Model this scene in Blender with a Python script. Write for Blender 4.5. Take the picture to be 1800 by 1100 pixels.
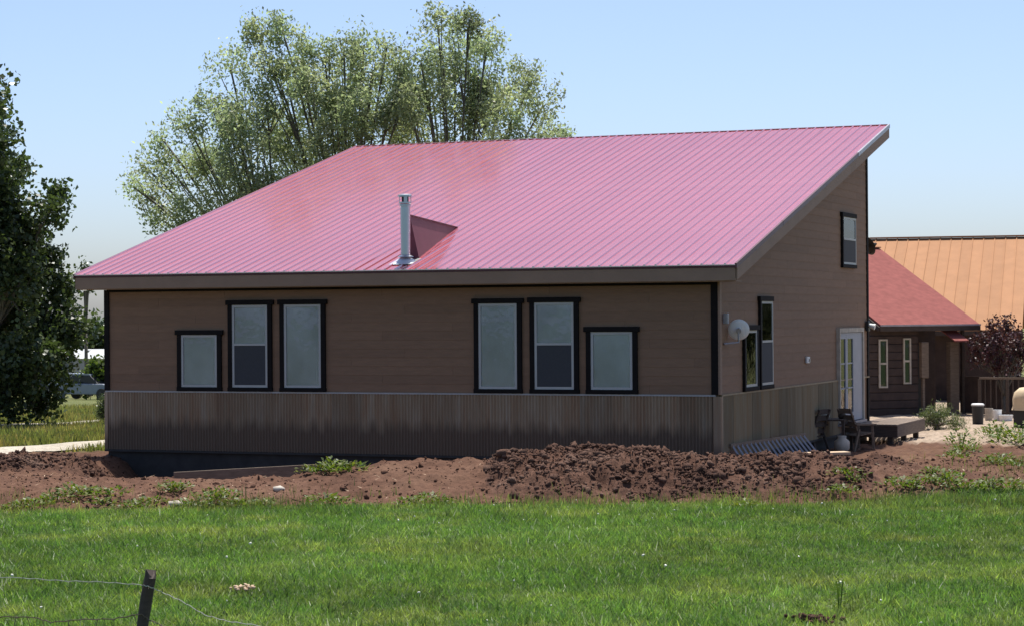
import bpy, math, random
import numpy as np
from mathutils import Matrix, Vector
random.seed(7); RNG = np.random.default_rng(11)
for o_ in list(bpy.data.objects): bpy.data.objects.remove(o_)
SC = bpy.context.scene; COL = SC.collection

# ---------------------------------------------------------------- camera
F, PITCH, ROLL, YAW = 3779.34, .0017, -.0072, -.3854          # focal length in photo pixels (1800 wide)
CAM = np.array([25.9546, -39.1239, 2.7736])
fw = np.array([math.sin(YAW)*math.cos(PITCH), math.cos(YAW)*math.cos(PITCH), math.sin(PITCH)])
rt = np.array([math.cos(YAW), -math.sin(YAW), 0.]); up = np.cross(rt, fw)
rt, up = rt*math.cos(ROLL)+up*math.sin(ROLL), up*math.cos(ROLL)-rt*math.sin(ROLL)
cd = bpy.data.cameras.new('camera'); cam = bpy.data.objects.new('camera', cd); COL.objects.link(cam)
cd.sensor_fit = 'HORIZONTAL'; cd.sensor_width = 36; cd.lens = F/1800*36; cd.clip_start = .1; cd.clip_end = 9000
cam.matrix_world = Matrix(((rt[0], up[0], -fw[0], CAM[0]), (rt[1], up[1], -fw[1], CAM[1]), (rt[2], up[2], -fw[2], CAM[2]), (0, 0, 0, 1)))
SC.camera = cam
# ---------------------------------------------------------------- sky, sun, exposure
SUN_EL, SUN_AZ = math.radians(71), math.radians(-15)           # azimuth clockwise from +Y
wd = bpy.data.worlds.new('World'); SC.world = wd; wd.use_nodes = True
nt = wd.node_tree; sky = nt.nodes.new('ShaderNodeTexSky'); sky.sky_type = 'NISHITA'; sky.sun_disc = False
sky.sun_elevation = SUN_EL; sky.sun_rotation = SUN_AZ; sky.altitude = 1500; sky.air_density = .8; sky.dust_density = 5.8; sky.ozone_density = 3.8
nt.links.new(sky.outputs[0], nt.nodes['Background'].inputs[0]); nt.nodes['Background'].inputs[1].default_value = .14
sl = bpy.data.lights.new('sun', 'SUN'); sl.energy = 5.0; sl.angle = math.radians(.53); sl.color = (1, .955, .89)
sun = bpy.data.objects.new('sun', sl); COL.objects.link(sun)
sd = Vector((math.sin(SUN_AZ)*math.cos(SUN_EL), math.cos(SUN_AZ)*math.cos(SUN_EL), math.sin(SUN_EL)))
sun.rotation_euler = sd.to_track_quat('Z', 'Y').to_euler(); sun.location = sd*60
SC.view_settings.view_transform = 'Standard'; SC.view_settings.look = 'None'
SC.view_settings.exposure = 0.42; SC.view_settings.gamma = 1; SC.view_settings.use_curve_mapping = False

# ---------------------------------------------------------------- helpers
def ray(x, y): return fw+rt*(x-900)/F-up*(y-550)/F
def at(x, y, d): return CAM+ray(x, y)*d                        # pixel + depth -> point
def onplane(x, y, n, c):
    v = ray(x, y); n = np.array(n, float); return CAM+v*((c-n@CAM)/(n@v))
f2 = np.array([math.sin(YAW), math.cos(YAW)]); r2 = np.array([math.cos(YAW), -math.sin(YAW)])
def ad(x, y):
    X = np.asarray(x)-CAM[0]; Y = np.asarray(y)-CAM[1]; return X*r2[0]+Y*r2[1], X*f2[0]+Y*f2[1]
def xy(a, d): return CAM[0]+a*r2[0]+d*f2[0], CAM[1]+a*r2[1]+d*f2[1]
def _hash(i, j, s):
    h = np.sin(i*127.1+j*311.7+s*74.7)*43758.5453; return h-np.floor(h)
def vnoise(x, y, s=0):
    i = np.floor(x); j = np.floor(y); u = x-i; v = y-j; u = u*u*(3-2*u); v = v*v*(3-2*v)
    return (_hash(i, j, s)*(1-u)+_hash(i+1, j, s)*u)*(1-v)+(_hash(i, j+1, s)*(1-u)+_hash(i+1, j+1, s)*u)*v
def fbm(x, y, o=4, s=0):
    r = 0; a = .5
    for k in range(o): r = r+a*vnoise(x*2**k+k*17.3, y*2**k-k*9.1, s+k); a *= .5
    return r
def sstep(a, b, x): t = np.clip((x-a)/(b-a), 0, 1); return t*t*(3-2*t)

def tag(o, label=None, cat=None, group=None, kind=None):
    if label: o['label'] = label
    if cat: o['category'] = cat
    if group: o['group'] = group
    if kind: o['kind'] = kind
    return o
def empty(name, loc, label, cat, group=None):
    o = bpy.data.objects.new(name, None); COL.objects.link(o); o.location = loc; o.empty_display_size = .2
    return tag(o, label, cat, group)
def wloc(o):
    p = Vector((0, 0, 0))
    while o: p = p+o.location; o = o.parent
    return p
class MB:
    def __init__(s): s.v = []; s.f = []; s.m = []
    def add(s, vs, fs):
        b = len(s.v); s.v += [tuple(map(float, p)) for p in vs]; s.f += [tuple(i+b for i in q) for q in fs]; return s
    def box(s, x0, x1, y0, y1, z0, z1):
        return s.add([(x0,y0,z0),(x1,y0,z0),(x1,y1,z0),(x0,y1,z0),(x0,y0,z1),(x1,y0,z1),(x1,y1,z1),(x0,y1,z1)],
                     [(0,3,2,1),(4,5,6,7),(0,1,5,4),(1,2,6,5),(2,3,7,6),(3,0,4,7)])
    def hexa(s, p): return s.add(p, [(0,3,2,1),(4,5,6,7),(0,1,5,4),(1,2,6,5),(2,3,7,6),(3,0,4,7)])
    def beam(s, a, b, w, h, upv=(0,0,1)):                     # bar of section w x h from a to b
        a = Vector(a); b = Vector(b); t = (b-a).normalized(); sd_ = t.cross(Vector(upv)).normalized(); u = sd_.cross(t)
        p = []
        for q in (a, b):
            for sx, sz in ((-1,-1),(1,-1),(1,1),(-1,1)): p.append(q+sd_*(sx*w/2)+u*(sz*h/2))
        return s.add(p, [(0,1,2,3),(7,6,5,4),(0,4,5,1),(1,5,6,2),(2,6,7,3),(3,7,4,0)])
    def tube(s, pts, rad, n=8, cap=True):
        pts = [Vector(p) for p in pts]; k = len(pts)
        if not hasattr(rad, '__len__'): rad = [rad]*k
        vs = []; fs = []
        for i, p in enumerate(pts):
            t = (pts[min(i+1, k-1)]-pts[max(i-1, 0)]).normalized()
            a = t.orthogonal().normalized() if i == 0 else (pa-t*pa.dot(t)).normalized()
            pa = a; b = t.cross(a)
            for j in range(n):
                q = 2*math.pi*j/n; vs.append(p+(a*math.cos(q)+b*math.sin(q))*rad[i])
        for i in range(k-1):
            for j in range(n): fs.append((i*n+j, i*n+(j+1) % n, (i+1)*n+(j+1) % n, (i+1)*n+j))
        if cap: fs += [tuple(range(n-1, -1, -1)), tuple((k-1)*n+j for j in range(n))]
        return s.add(vs, fs)
    def lathe(s, c, prof, n=20, axis=(0,0,1)):                # prof: (radius, height) along axis
        ax = Vector(axis).normalized(); a = ax.orthogonal().normalized(); b = ax.cross(a); c = Vector(c); vs = []; fs = []
        for r_, h in prof:
            for j in range(n): q = 2*math.pi*j/n; vs.append(c+ax*h+(a*math.cos(q)+b*math.sin(q))*r_)
        for i in range(len(prof)-1):
            for j in range(n): fs.append((i*n+j, i*n+(j+1) % n, (i+1)*n+(j+1) % n, (i+1)*n+j))
        return s.add(vs, fs)
    def poly(s, vs, t):                                       # extruded polygon: vs list of 3D points, t extrusion vector
        n = len(vs); t = Vector(t); vv = [Vector(p) for p in vs]; vv = vv+[p+t for p in vv]
        return s.add(vv, [tuple(range(n-1, -1, -1)), tuple(range(n, 2*n))]+[(i, (i+1) % n, (i+1) % n+n, i+n) for i in range(n)])
    def build(s, name, mat, parent=None, smooth=False, bevel=0):
        off = wloc(parent) if parent else Vector((0, 0, 0))
        me = bpy.data.meshes.new(name); me.from_pydata([tuple(Vector(p)-off) for p in s.v], [], s.f)
        bmfix(me)
        me.materials.append(mat)
        if smooth: me.shade_smooth()
        o = bpy.data.objects.new(name, me); COL.objects.link(o); o.parent = parent
        if bevel:
            b = o.modifiers.new('bevel', 'BEVEL'); b.width = bevel; b.segments = 2; b.limit_method = 'ANGLE'
        return o
import bmesh
def bmfix(me):
    bm = bmesh.new(); bm.from_mesh(me); bmesh.ops.recalc_face_normals(bm, faces=bm.faces); bm.to_mesh(me); bm.free()
def raw(name, V, Fq, mat, parent=None, cols=None, smooth=False):      # numpy verts (n,3), faces (m,k)
    me = bpy.data.meshes.new(name); n, k = Fq.shape
    off = np.array(wloc(parent)) if parent else 0
    me.vertices.add(len(V)); me.vertices.foreach_set('co', (V-off).astype(np.float32).ravel())
    me.loops.add(n*k); me.loops.foreach_set('vertex_index', Fq.astype(np.int32).ravel())
    me.polygons.add(n); me.polygons.foreach_set('loop_start', np.arange(0, n*k, k, dtype=np.int32))
    if smooth: me.polygons.foreach_set('use_smooth', np.ones(n, bool))
    me.update(calc_edges=True)
    if cols is not None:
        ca = me.attributes.new('tint', 'FLOAT_COLOR', 'POINT'); c4 = np.ones((len(V), 4), np.float32); c4[:, :cols.shape[1]] = cols; ca.data.foreach_set('color', c4.ravel())
    me.materials.append(mat); o = bpy.data.objects.new(name, me); COL.objects.link(o); o.parent = parent
    return o
def copy_tree(o, parent=None):
    c = o.copy(); COL.objects.link(c); c.parent = parent
    for ch in [q for q in o.children]: copy_tree(ch, c)
    return c

# ---------------------------------------------------------------- materials
def newmat(name):
    m = bpy.data.materials.new(name); m.use_nodes = True; t = m.node_tree; return m, t, t.nodes['Principled BSDF']
def N(t, ty, **kw):
    n = t.nodes.new(ty)
    for k, v in kw.items(): setattr(n, k, v)
    return n
def ramp(t, stops, fac):
    r = N(t, 'ShaderNodeValToRGB'); e = r.color_ramp.elements
    while len(e) < len(stops): e.new(.5)
    for q, (p, c) in zip(e, stops): q.position = p; q.color = (*c, 1)
    t.links.new(fac, r.inputs[0]); return r.outputs[0]
def mixc(t, a, b, fac, mode='MIX'):
    m = N(t, 'ShaderNodeMix', data_type='RGBA', blend_type=mode)
    for s, v in ((0, fac), (6, a), (7, b)):
        if isinstance(v, (int, float)): m.inputs[s].default_value = v
        elif isinstance(v, tuple): m.inputs[s].default_value = (*v, 1)
        else: t.links.new(v, m.inputs[s])
    return m.outputs[2]
def coords(t, scale=(1,1,1), kind='Object'):
    tc = N(t, 'ShaderNodeTexCoord'); mp = N(t, 'ShaderNodeMapping'); mp.inputs['Scale'].default_value = scale
    t.links.new(tc.outputs[kind], mp.inputs[0]); return mp.outputs[0]
def noise(t, vec, sc, det=4, rough=.55):
    n = N(t, 'ShaderNodeTexNoise'); n.inputs['Scale'].default_value = sc; n.inputs['Detail'].default_value = det; n.inputs['Roughness'].default_value = rough
    t.links.new(vec, n.inputs['Vector']); return n.outputs['Fac']
def bump(t, b, h, st=.3, dist=.01):
    n = N(t, 'ShaderNodeBump'); n.inputs['Strength'].default_value = st; n.inputs['Distance'].default_value = dist
    t.links.new(h, n.inputs['Height']); t.links.new(n.outputs[0], b.inputs['Normal'])
def simple(name, c, rough=.6, var=.25, sc=6, stretch=(1,1,1), metal=0, rand=.0, bst=.15, bdist=.004, spec=.5):
    m, t, b = newmat(name); v = coords(t, stretch); n = noise(t, v, sc, 5)
    lo = tuple(x*(1-var) for x in c); hi = tuple(min(1, x*(1+var)) for x in c)
    col = ramp(t, [(.25, lo), (.75, hi)], n)
    if rand:
        oi = N(t, 'ShaderNodeObjectInfo'); rr = ramp(t, [(0, (1-rand,)*3), (1, (1+rand,)*3)], oi.outputs['Random']); col = mixc(t, col, rr, 1.0, 'MULTIPLY')
    t.links.new(col, b.inputs['Base Color']); b.inputs['Roughness'].default_value = rough; b.inputs['Metallic'].default_value = metal
    b.inputs['Specular IOR Level'].default_value = spec
    if bst: bump(t, b, noise(t, v, sc*4, 3), bst, bdist)
    return m
M = {}
M['siding'] = simple('siding_paint', (.222, .128, .076), .75, .10, 3, (1, 1, 6), rand=.07, bst=.25)
M['siding_gable'] = M['siding']
M['fascia'] = simple('fascia_paint', (.265, .172, .120), .7, .10, 2, (1, 1, 1))
M['trim'] = simple('dark_trim', (.009, .007, .007), .8, .3, 8, spec=.2)
M['vinyl'] = simple('window_vinyl', (.42, .42, .41), .45, .06, 5, bst=0)
M['concrete'] = simple('foundation_concrete', (.04, .036, .033), .9, .3, 4)
M['maroon'] = simple('maroon_flashing', (.085, .014, .022), .4, .15, 4)
M['greymetal'] = simple('grey_metal_edge', (.33, .31, .33), .35, .15, 5, metal=.3)
M['dark'] = simple('dark_plastic', (.012, .012, .013), .5, .2, 10)
M['blackmetal'] = simple('black_metal', (.02, .021, .024), .45, .2, 10)
M['wood_grey'] = simple('weathered_wood', (.17, .125, .09), .85, .35, 5, (1, 1, 8), rand=.15)
M['wood_pale'] = simple('pale_lumber', (.50, .36, .23), .75, .2, 4, (2, 2, 8), rand=.12)
M['wood_dark'] = simple('dark_wood', (.06, .042, .032), .8, .35, 6, (1, 1, 5), rand=.15)
M['dish'] = simple('dish_grey', (.78, .76, .76), .5, .08, 8)
M['white'] = simple('white_paint', (.72, .72, .70), .5, .08, 5)
M['door'] = simple('door_paint', (.33, .34, .38), .5, .08, 5, bst=0)
M['car'] = simple('car_paint', (.22, .25, .30), .4, .06, 4, bst=0)
M['shedwall'] = simple('shed_metal', (.42, .43, .42), .6, .08, 2)
M['stone'] = simple('pale_stone', (.45, .40, .33), .9, .25, 6)
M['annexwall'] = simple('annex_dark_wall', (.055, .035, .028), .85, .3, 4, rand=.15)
M['tan'] = simple('tan_canvas', (.62, .48, .30), .8, .12, 5)
M['ochre'] = simple('ochre_metal', (.37, .19, .094), .75, .08, 2, rand=.05, spec=.12, bst=0)
M['annexroof'] = simple('faded_red_metal', (.235, .078, .067), .85, .18, 5, rand=.03, spec=.1)
M['bark'] = simple('bark', (.13, .11, .085), .9, .35, 8, (1, 1, .3), bst=.5, bdist=.02)
M['rust'] = simple('rusty_wire', (.12, .085, .06), .7, .4, 30)
M['galvwire'] = simple('galvanised_wire', (.40, .41, .32), .6, .35, 30)

def m_roof():
    m, t, b = newmat('red_roof_metal'); v = coords(t)
    n = noise(t, coords(t, (6, .25, .25)), .8, 5, .65); col = ramp(t, [(.3, (.385, .072, .088)), (.7, (.455, .100, .118))], n)   # long faint streaks down the slope
    oi = N(t, 'ShaderNodeObjectInfo'); col = mixc(t, col, ramp(t, [(0, (.95,)*3), (1, (1.05,)*3)], oi.outputs['Random']), 1., 'MULTIPLY')
    t.links.new(col, b.inputs['Base Color']); b.inputs['Roughness'].default_value = .22; b.inputs['IOR'].default_value = 5.2
    t.links.new(ramp(t, [(.3, (.12,)*3), (.7, (.17,)*3)], noise(t, v, 3, 3)), b.inputs['Roughness'])
    bump(t, b, noise(t, v, 2.2, 2), .05, .01)
    return m
M['roof'] = m_roof(); M['divert_shaded'] = simple('diverter_sheet_shaded', (.15, .045, .065), .6, .12, 3, spec=.25, bst=0)  # diverter: roof red darkened, the shade on its face put into the colour
def m_corr(name, c1, c2, c3, low_tone=False):
    m, t, b = newmat(name); tc = N(t, 'ShaderNodeTexCoord')
    mp = N(t, 'ShaderNodeMapping'); mp.inputs['Scale'].default_value = (3, 3, .35); t.links.new(tc.outputs['Object'], mp.inputs[0])
    oi = N(t, 'ShaderNodeObjectInfo'); ml = N(t, 'ShaderNodeMath', operation='MULTIPLY'); ml.inputs[1].default_value = 40; t.links.new(oi.outputs['Random'], ml.inputs[0])
    n = N(t, 'ShaderNodeTexNoise', noise_dimensions='4D'); n.inputs['Scale'].default_value = 1.6; n.inputs['Detail'].default_value = 6; n.inputs['Roughness'].default_value = .65
    t.links.new(mp.outputs[0], n.inputs['Vector']); t.links.new(ml.outputs[0], n.inputs['W'])
    col = ramp(t, [(.3, c1), (.52, c2), (.72, c3)], n.outputs['Fac'])
    col = mixc(t, col, ramp(t, [(0, (.78,)*3), (1, (1.18,)*3)], oi.outputs['Random']), 1., 'MULTIPLY')
    if low_tone:                                                 # ragged-edged darker brown tone over the lower part of the sheet
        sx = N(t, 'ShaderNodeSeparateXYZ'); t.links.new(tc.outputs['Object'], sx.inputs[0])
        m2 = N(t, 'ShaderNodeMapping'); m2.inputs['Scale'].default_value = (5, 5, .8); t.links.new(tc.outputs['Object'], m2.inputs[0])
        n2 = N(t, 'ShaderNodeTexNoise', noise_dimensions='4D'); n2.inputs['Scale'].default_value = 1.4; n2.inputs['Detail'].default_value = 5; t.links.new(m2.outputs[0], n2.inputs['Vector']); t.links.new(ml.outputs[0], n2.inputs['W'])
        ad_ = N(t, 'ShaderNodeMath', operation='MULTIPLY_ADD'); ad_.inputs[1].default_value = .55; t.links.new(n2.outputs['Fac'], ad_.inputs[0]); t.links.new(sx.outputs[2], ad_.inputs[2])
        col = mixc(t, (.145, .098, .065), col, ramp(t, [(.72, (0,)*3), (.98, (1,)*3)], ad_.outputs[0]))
    t.links.new(col, b.inputs['Base Color']); b.inputs['Roughness'].default_value = .6; b.inputs['Metallic'].default_value = .15
    bump(t, b, noise(t, tc.outputs['Object'], 40, 3), .2, .003)
    return m
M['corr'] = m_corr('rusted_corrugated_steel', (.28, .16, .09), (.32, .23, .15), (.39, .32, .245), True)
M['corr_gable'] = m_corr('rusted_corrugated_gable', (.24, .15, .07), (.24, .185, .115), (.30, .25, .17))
def m_pane(rough=.03, tint=(.90, .92, .93)):
    m, t, b = newmat('window_glass'); t.nodes.remove(b); out = t.nodes['Material Output']
    tr = N(t, 'ShaderNodeBsdfTransparent'); tr.inputs[0].default_value = (*tint, 1); gl = N(t, 'ShaderNodeBsdfGlossy'); gl.inputs['Roughness'].default_value = rough
    fr = N(t, 'ShaderNodeFresnel'); fr.inputs[0].default_value = 1.55
    bp = N(t, 'ShaderNodeBump'); bp.inputs['Strength'].default_value = .12; bp.inputs['Distance'].default_value = .03; t.links.new(noise(t, coords(t), 3.5, 2), bp.inputs['Height'])
    t.links.new(bp.outputs[0], gl.inputs['Normal'])
    mx = N(t, 'ShaderNodeMixShader'); t.links.new(fr.outputs[0], mx.inputs[0]); t.links.new(tr.outputs[0], mx.inputs[1]); t.links.new(gl.outputs[0], mx.inputs[2]); t.links.new(mx.outputs[0], out.inputs[0])
    return m
M['pane'] = m_pane()
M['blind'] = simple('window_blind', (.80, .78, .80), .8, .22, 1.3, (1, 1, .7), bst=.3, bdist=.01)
M['interior'] = simple('dark_room', (.018, .022, .024), .9, .3, 2)  # darkness of the unlit room put into the panel colour behind the glass
M['screen'] = simple('insect_screen', (.045, .048, .055), .8, .1, 30, bst=0)
M['steel'] = simple('stainless_pipe', (.50, .51, .53), .34, .06, 3, (4, 4, .2), metal=1, bst=0)
def m_leaf(name, c, trans=.35, rough=.5, tt=(1., 1.15, .55)):
    m, t, b = newmat(name); at_ = N(t, 'ShaderNodeAttribute', attribute_name='tint'); col = mixc(t, c, at_.outputs['Color'], 1., 'MULTIPLY')
    t.links.new(col, b.inputs['Base Color']); b.inputs['Roughness'].default_value = rough; b.inputs['Specular IOR Level'].default_value = .4
    tl = N(t, 'ShaderNodeBsdfTranslucent'); t.links.new(mixc(t, col, tt, 1., 'MULTIPLY'), tl.inputs[0])
    mx = N(t, 'ShaderNodeMixShader'); mx.inputs[0].default_value = trans
    t.links.new(b.outputs[0], mx.inputs[1]); t.links.new(tl.outputs[0], mx.inputs[2]); t.links.new(mx.outputs[0], t.nodes['Material Output'].inputs[0])
    return m
M['leaf_big'] = m_leaf('leaf_greygreen', (.33, .395, .25), .55, .45, (1., 1.08, .78))
M['leaf_dark'] = m_leaf('leaf_dark', (.075, .105, .048), .36, .32)
M['leaf_weed'] = m_leaf('leaf_weed', (.10, .15, .03))
M['leaf_sage'] = m_leaf('leaf_sage', (.12, .15, .075))
M['leaf_purple'] = m_leaf('leaf_purple', (.075, .030, .036), .2)
M['grass'] = m_leaf('grass_blade', (.122, .208, .052), .5, .45)
M['flower'] = simple('flower_white', (.75, .74, .62), .7, .1, 10, bst=0)
def m_dirt(name, dark, mid, pale):
    m, t, b = newmat(name); v = coords(t); n1 = noise(t, v, .7, 5); n2 = noise(t, v, 9, 6, .65)
    c = ramp(t, [(.3, dark), (.5, mid), (.75, pale)], n1); c = mixc(t, c, ramp(t, [(.3, (.6,)*3), (.7, (1.25, 1.22, 1.2))], n2), 1., 'MULTIPLY')
    t.links.new(c, b.inputs['Base Color']); b.inputs['Roughness'].default_value = .95; b.inputs['Specular IOR Level'].default_value = .15
    bump(t, b, noise(t, v, 22, 5, .7), .9, .03); return m
M['soil'] = m_dirt('dark_soil', (.070, .035, .023), (.098, .050, .033), (.140, .077, .052))
M['clod'] = m_dirt('clod_soil', (.070, .038, .027), (.112, .062, .044), (.18, .115, .085))
def m_ground():
    m, t, b = newmat('ground_mix'); a = N(t, 'ShaderNodeAttribute', attribute_name='tint'); sp = N(t, 'ShaderNodeSeparateColor'); t.links.new(a.outputs['Color'], sp.inputs[0])
    v = coords(t); n1 = noise(t, v, .5, 5); n2 = noise(t, v, 8, 6, .65); n3 = noise(t, v, 2.2, 4)
    gr = ramp(t, [(.3, (.045, .075, .018)), (.55, (.07, .105, .026)), (.8, (.13, .135, .05))], n3)
    di = ramp(t, [(.3, (.085, .042, .026)), (.5, (.120, .062, .039)), (.75, (.165, .095, .060))], n1)
    ta = ramp(t, [(.3, (.30, .23, .165)), (.7, (.42, .33, .25))], n1)
    dry = ramp(t, [(.3, (.10, .115, .035)), (.7, (.20, .185, .075))], n3)
    c = mixc(t, gr, di, sp.outputs[0]); c = mixc(t, c, ta, sp.outputs[1]); c = mixc(t, c, dry, sp.outputs[2])
    c = mixc(t, c, ramp(t, [(.3, (.68,)*3), (.7, (1.22,)*3)], n2), 1., 'MULTIPLY')
    t.links.new(c, b.inputs['Base Color']); b.inputs['Roughness'].default_value = .95; b.inputs['Specular IOR Level'].default_value = .15
    bump(t, b, noise(t, v, 18, 5, .7), .8, .03); return m
M['ground'] = m_ground()
M['gravel'] = m_dirt('road_gravel', (.40, .36, .29), (.48, .44, .36), (.56, .52, .43))
M['hill'] = simple('far_hill_forest', (.07, .09, .06), .95, .3, .01, bst=0)

# ---------------------------------------------------------------- house numbers (metres)
W, D, S, HE, O, G, YB, ZB, ZS = 14.6363, 13.6307, .2716, 3.7229, .4425, .4718, 13.2225, 1.2335, 3.4029
GX = W-G                                                       # plane of the gable wall
def front(x, y): p = onplane(x, y, (0, 1, 0), O); return p[0], p[2]
def gab(x, y): p = onplane(x, y, (1, 0, 0), GX); return p[1], p[2]
def roofp(x, y): return onplane(x, y, (0, -S, 1), HE)

# ---------------------------------------------------------------- ground
CR = np.array([(-900, 850), (-300, 842), (0, 838), (150, 838), (300, 839), (420, 838), (520, 832), (600, 824), (680, 815), (760, 811), (850, 809), (950, 815), (1250, 816), (1300, 814), (1400, 817), (1500, 815), (1560, 812), (1650, 822), (1800, 842), (2100, 880), (2600, 900)], float)
DC = 38.6
CR_A = (CR[:, 0]-900)/F*DC
CR_Z = CAM[2]-(CR[:, 1]-(556.4-(CR[:, 0]-900)*.0072))/F*DC
def height(x, y, fine=True):
    a, d = ad(x, y)
    base = -.3+(fbm(x*.12, y*.12, 3, 3)-.45)*.22*sstep(6, 14, np.abs(a)+np.clip(36-d, 0, 10))
    base = base-.022*np.clip(d-64, 0, 170)*sstep(6, -4, a)-.022*np.clip(d-80, 0, 154)*sstep(-4, 6, a)   # land falls away behind
    wob = (fbm(x*.5, y*.5, 3, 8)-.45)
    cz = np.interp(a, CR_A, CR_Z)+wob*.10
    dcr = DC+wob*1.0
    fr = sstep(dcr-3.4, dcr-.3, d)
    right = sstep(2.5, 5.5, a)
    hole = (-.80)*(1-right)+(-.30)*right
    hole = hole*sstep(-8.6, -7.6, a)+(-.16)*(1-sstep(-8.6, -7.6, a))
    bk = sstep(dcr+.15, dcr+1.1+1.2*right, d)
    berm = base*(1-fr)+cz*fr
    z = np.where(d < dcr, berm, cz*(1-bk)+hole*bk)
    far = sstep(46.5, 50, d); z = z*(1-far)+np.where(d > 46.4, base+.14*sstep(66, 50, d)*sstep(0, -6, a), base)*far
    side = sstep(11.5, 15, a)+sstep(-13, -17, a); z = z*(1-np.clip(side, 0, 1))+base*np.clip(side, 0, 1)
    if fine:
        dm = dirtmask(x, y)
        z = z+dm*((fbm(x*2.3, y*2.3, 4, 20)-.47)*.16+np.maximum(vnoise(x*7, y*7, 31)-.62, 0)*.16)
        z = z+(1-dm)*(fbm(x*1.1, y*1.1, 3, 40)-.45)*.07
    return z
def dirtmask(x, y):
    a, d = ad(x, y); w = (fbm(x*.7, y*.7, 4, 50)-.47)
    edge = np.interp(a, [-14, -9, -6, -2, 0, 3, 5, 7, 10, 14], [34.7, 34.9, 35.0, 35.2, 35.3, 35.3, 34.9, 35.8, 38.5, 43.5])
    m = sstep(edge-.45, edge+.45, d+w*2.6)
    m = m*(1-sstep(47.0, 49.5, d+w*2)*sstep(-5, -8, a))
    m = m*(1-sstep(12, 15, a+w*2))*(1-sstep(-14, -16, a+w*2))*sstep(75, 70, d)
    return m
def tanmask(x, y):
    a, d = ad(x, y); w = fbm(x*.8, y*.8, 3, 60)-.47
    return sstep(5.5, 7.0, a+w)*sstep(50.5, 53, d+w*3+(a-9)*.7)*sstep(90, 84, d)*sstep(30, 26, a)
aa = np.concatenate([-np.geomspace(3500, 13.2, 45), np.arange(-13, 14.01, .06), np.geomspace(14.3, 3500, 45)])
dd = np.concatenate([-np.geomspace(600, 6, 12), np.arange(-4, 12, 1.), np.arange(12, 33.5, .25), np.arange(33.5, 44.5, .055), np.arange(44.5, 56, .12), np.geomspace(56.2, 5000, 110)])
A_, D_ = np.meshgrid(aa, dd); gx, gy = xy(A_, D_); gz = height(gx, gy)
na, nd = len(aa), len(dd); idx = np.arange(na*nd).reshape(nd, na)
fq = np.stack([idx[:-1, :-1], idx[:-1, 1:], idx[1:, 1:], idx[1:, :-1]], -1).reshape(-1, 4)
dm = dirtmask(gx, gy); tm = tanmask(gx, gy); dry = np.clip(sstep(47, 52, D_)*.9*(.4+fbm(gx*.15, gy*.15, 3, 70)), 0, 1)*(1-dm)*(1-tm)
ground = raw('ground', np.stack([gx, gy, gz], -1).reshape(-1, 3), fq, M['ground'], cols=np.stack([dm, tm, dry], -1).reshape(-1, 3), smooth=True)
tag(ground, kind='structure')
def gh(x, y): return float(height(np.array([x]), np.array([y]))[0])
def gpt(px, py):                                               # pixel -> point on the ground sheet
    d = np.arange(14, 300, .05); P = CAM+ray(px, py)[None]*d[:, None]; k = np.argmax(P[:, 2] < height(P[:, 0], P[:, 1])); return P[k].copy()

# pale gravel roads left of the house
def road(name, p0, p1, w):
    p0 = np.array(p0); p1 = np.array(p1); t = (p1-p0)/np.linalg.norm(p1-p0); n = np.array([-t[1], t[0]]); V = []; Q = []
    L = np.linalg.norm(p1-p0); k = int(L/.5)
    for i in range(k+1):
        c = p0+t*L*i/k
        for j in range(7):
            q = c+n*w*(j/6-.5)*(1+.12*math.sin(i*.37+j)); V.append((q[0], q[1], gh(q[0], q[1])+.03+.02*(1-abs(j/3-1))))
    for i in range(k):
        for j in range(6): b = i*7+j; Q.append((b, b+7, b+8, b+1))
    return tag(raw(name, np.array(V), np.array(Q), M['gravel'], smooth=True), kind='structure')
def strip(pa, pb, w, ext, name):
    a = gpt(*pa)[:2]; b = gpt(*pb)[:2]; t = (b-a)/np.linalg.norm(b-a); road(name, a-t*ext, b+t*ext, w)
strip((0, 791), (187, 781), 2.5, 14, 'road'); strip((50, 748), (187, 742), 1.7, 16, 'lane')
# far wooded hills
hv = []; hq = []
for i in range(60):
    for j in range(4):
        a_ = -1700+i*60; d_ = 2300+j*250; x_, y_ = xy(a_, d_); hh = (0, .7, 1, 0)[j]*(26+26*math.sin(i*.21)*math.sin(i*.083+1)+6*math.sin(i*.9)); hv.append((x_, y_, -6+max(4, hh)))
for i in range(59):
    for j in range(3): b = i*4+j; hq.append((b, b+4, b+5, b+1))
tag(raw('hills', np.array(hv), np.array(hq), M['hill'], smooth=True), kind='structure')

# ================================================================ HOUSE
house = empty('house', (W/2, D/2, -.3), 'long brown house with pink-red metal shed roof, rusty corrugated skirting and dark window trim', 'house')
# foundation, wall core
MB().box(G+.03, GX-.03, O+.03, YB-.03, -1.1, .0).build('foundation', M['concrete'], house)
prof = [(O+.015, .0), (YB-.015, .0), (YB-.015, HE-.05+S*YB), (O+.015, HE-.05+S*O)]
MB().poly([(G+.015, y, z) for y, z in prof], (GX-G-.03, 0, 0)).build('wall', M['siding'], house)
# lap siding boards, front
EXP = .178
def board_front(x0, x1, z0, z1, par):
    mb = MB(); mb.hexa([(x0, O-.008, z0), (x1, O-.008, z0), (x1, O+.02, z0), (x0, O+.02, z0), (x0, O-.001, z1), (x1, O-.001, z1), (x1, O+.02, z1), (x0, O+.02, z1)])
    return mb.build('siding_board', M['siding'], par)
z = ZB+.02; row = 0
while z < ZS-.02:
    z1 = min(z+EXP+.012, ZS); x = G+.02; first = [1.3, 2.9, .8, 2.2, 3.4][row % 5]
    while x < GX-.03:
        x1 = min(GX-.02, x+(first if x == G+.02 else 3.66))
        if GX-.02-x1 < .3: x1 = GX-.02
        board_front(x, x1-.003, z, z1, house); x = x1
    z += EXP; row += 1
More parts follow.
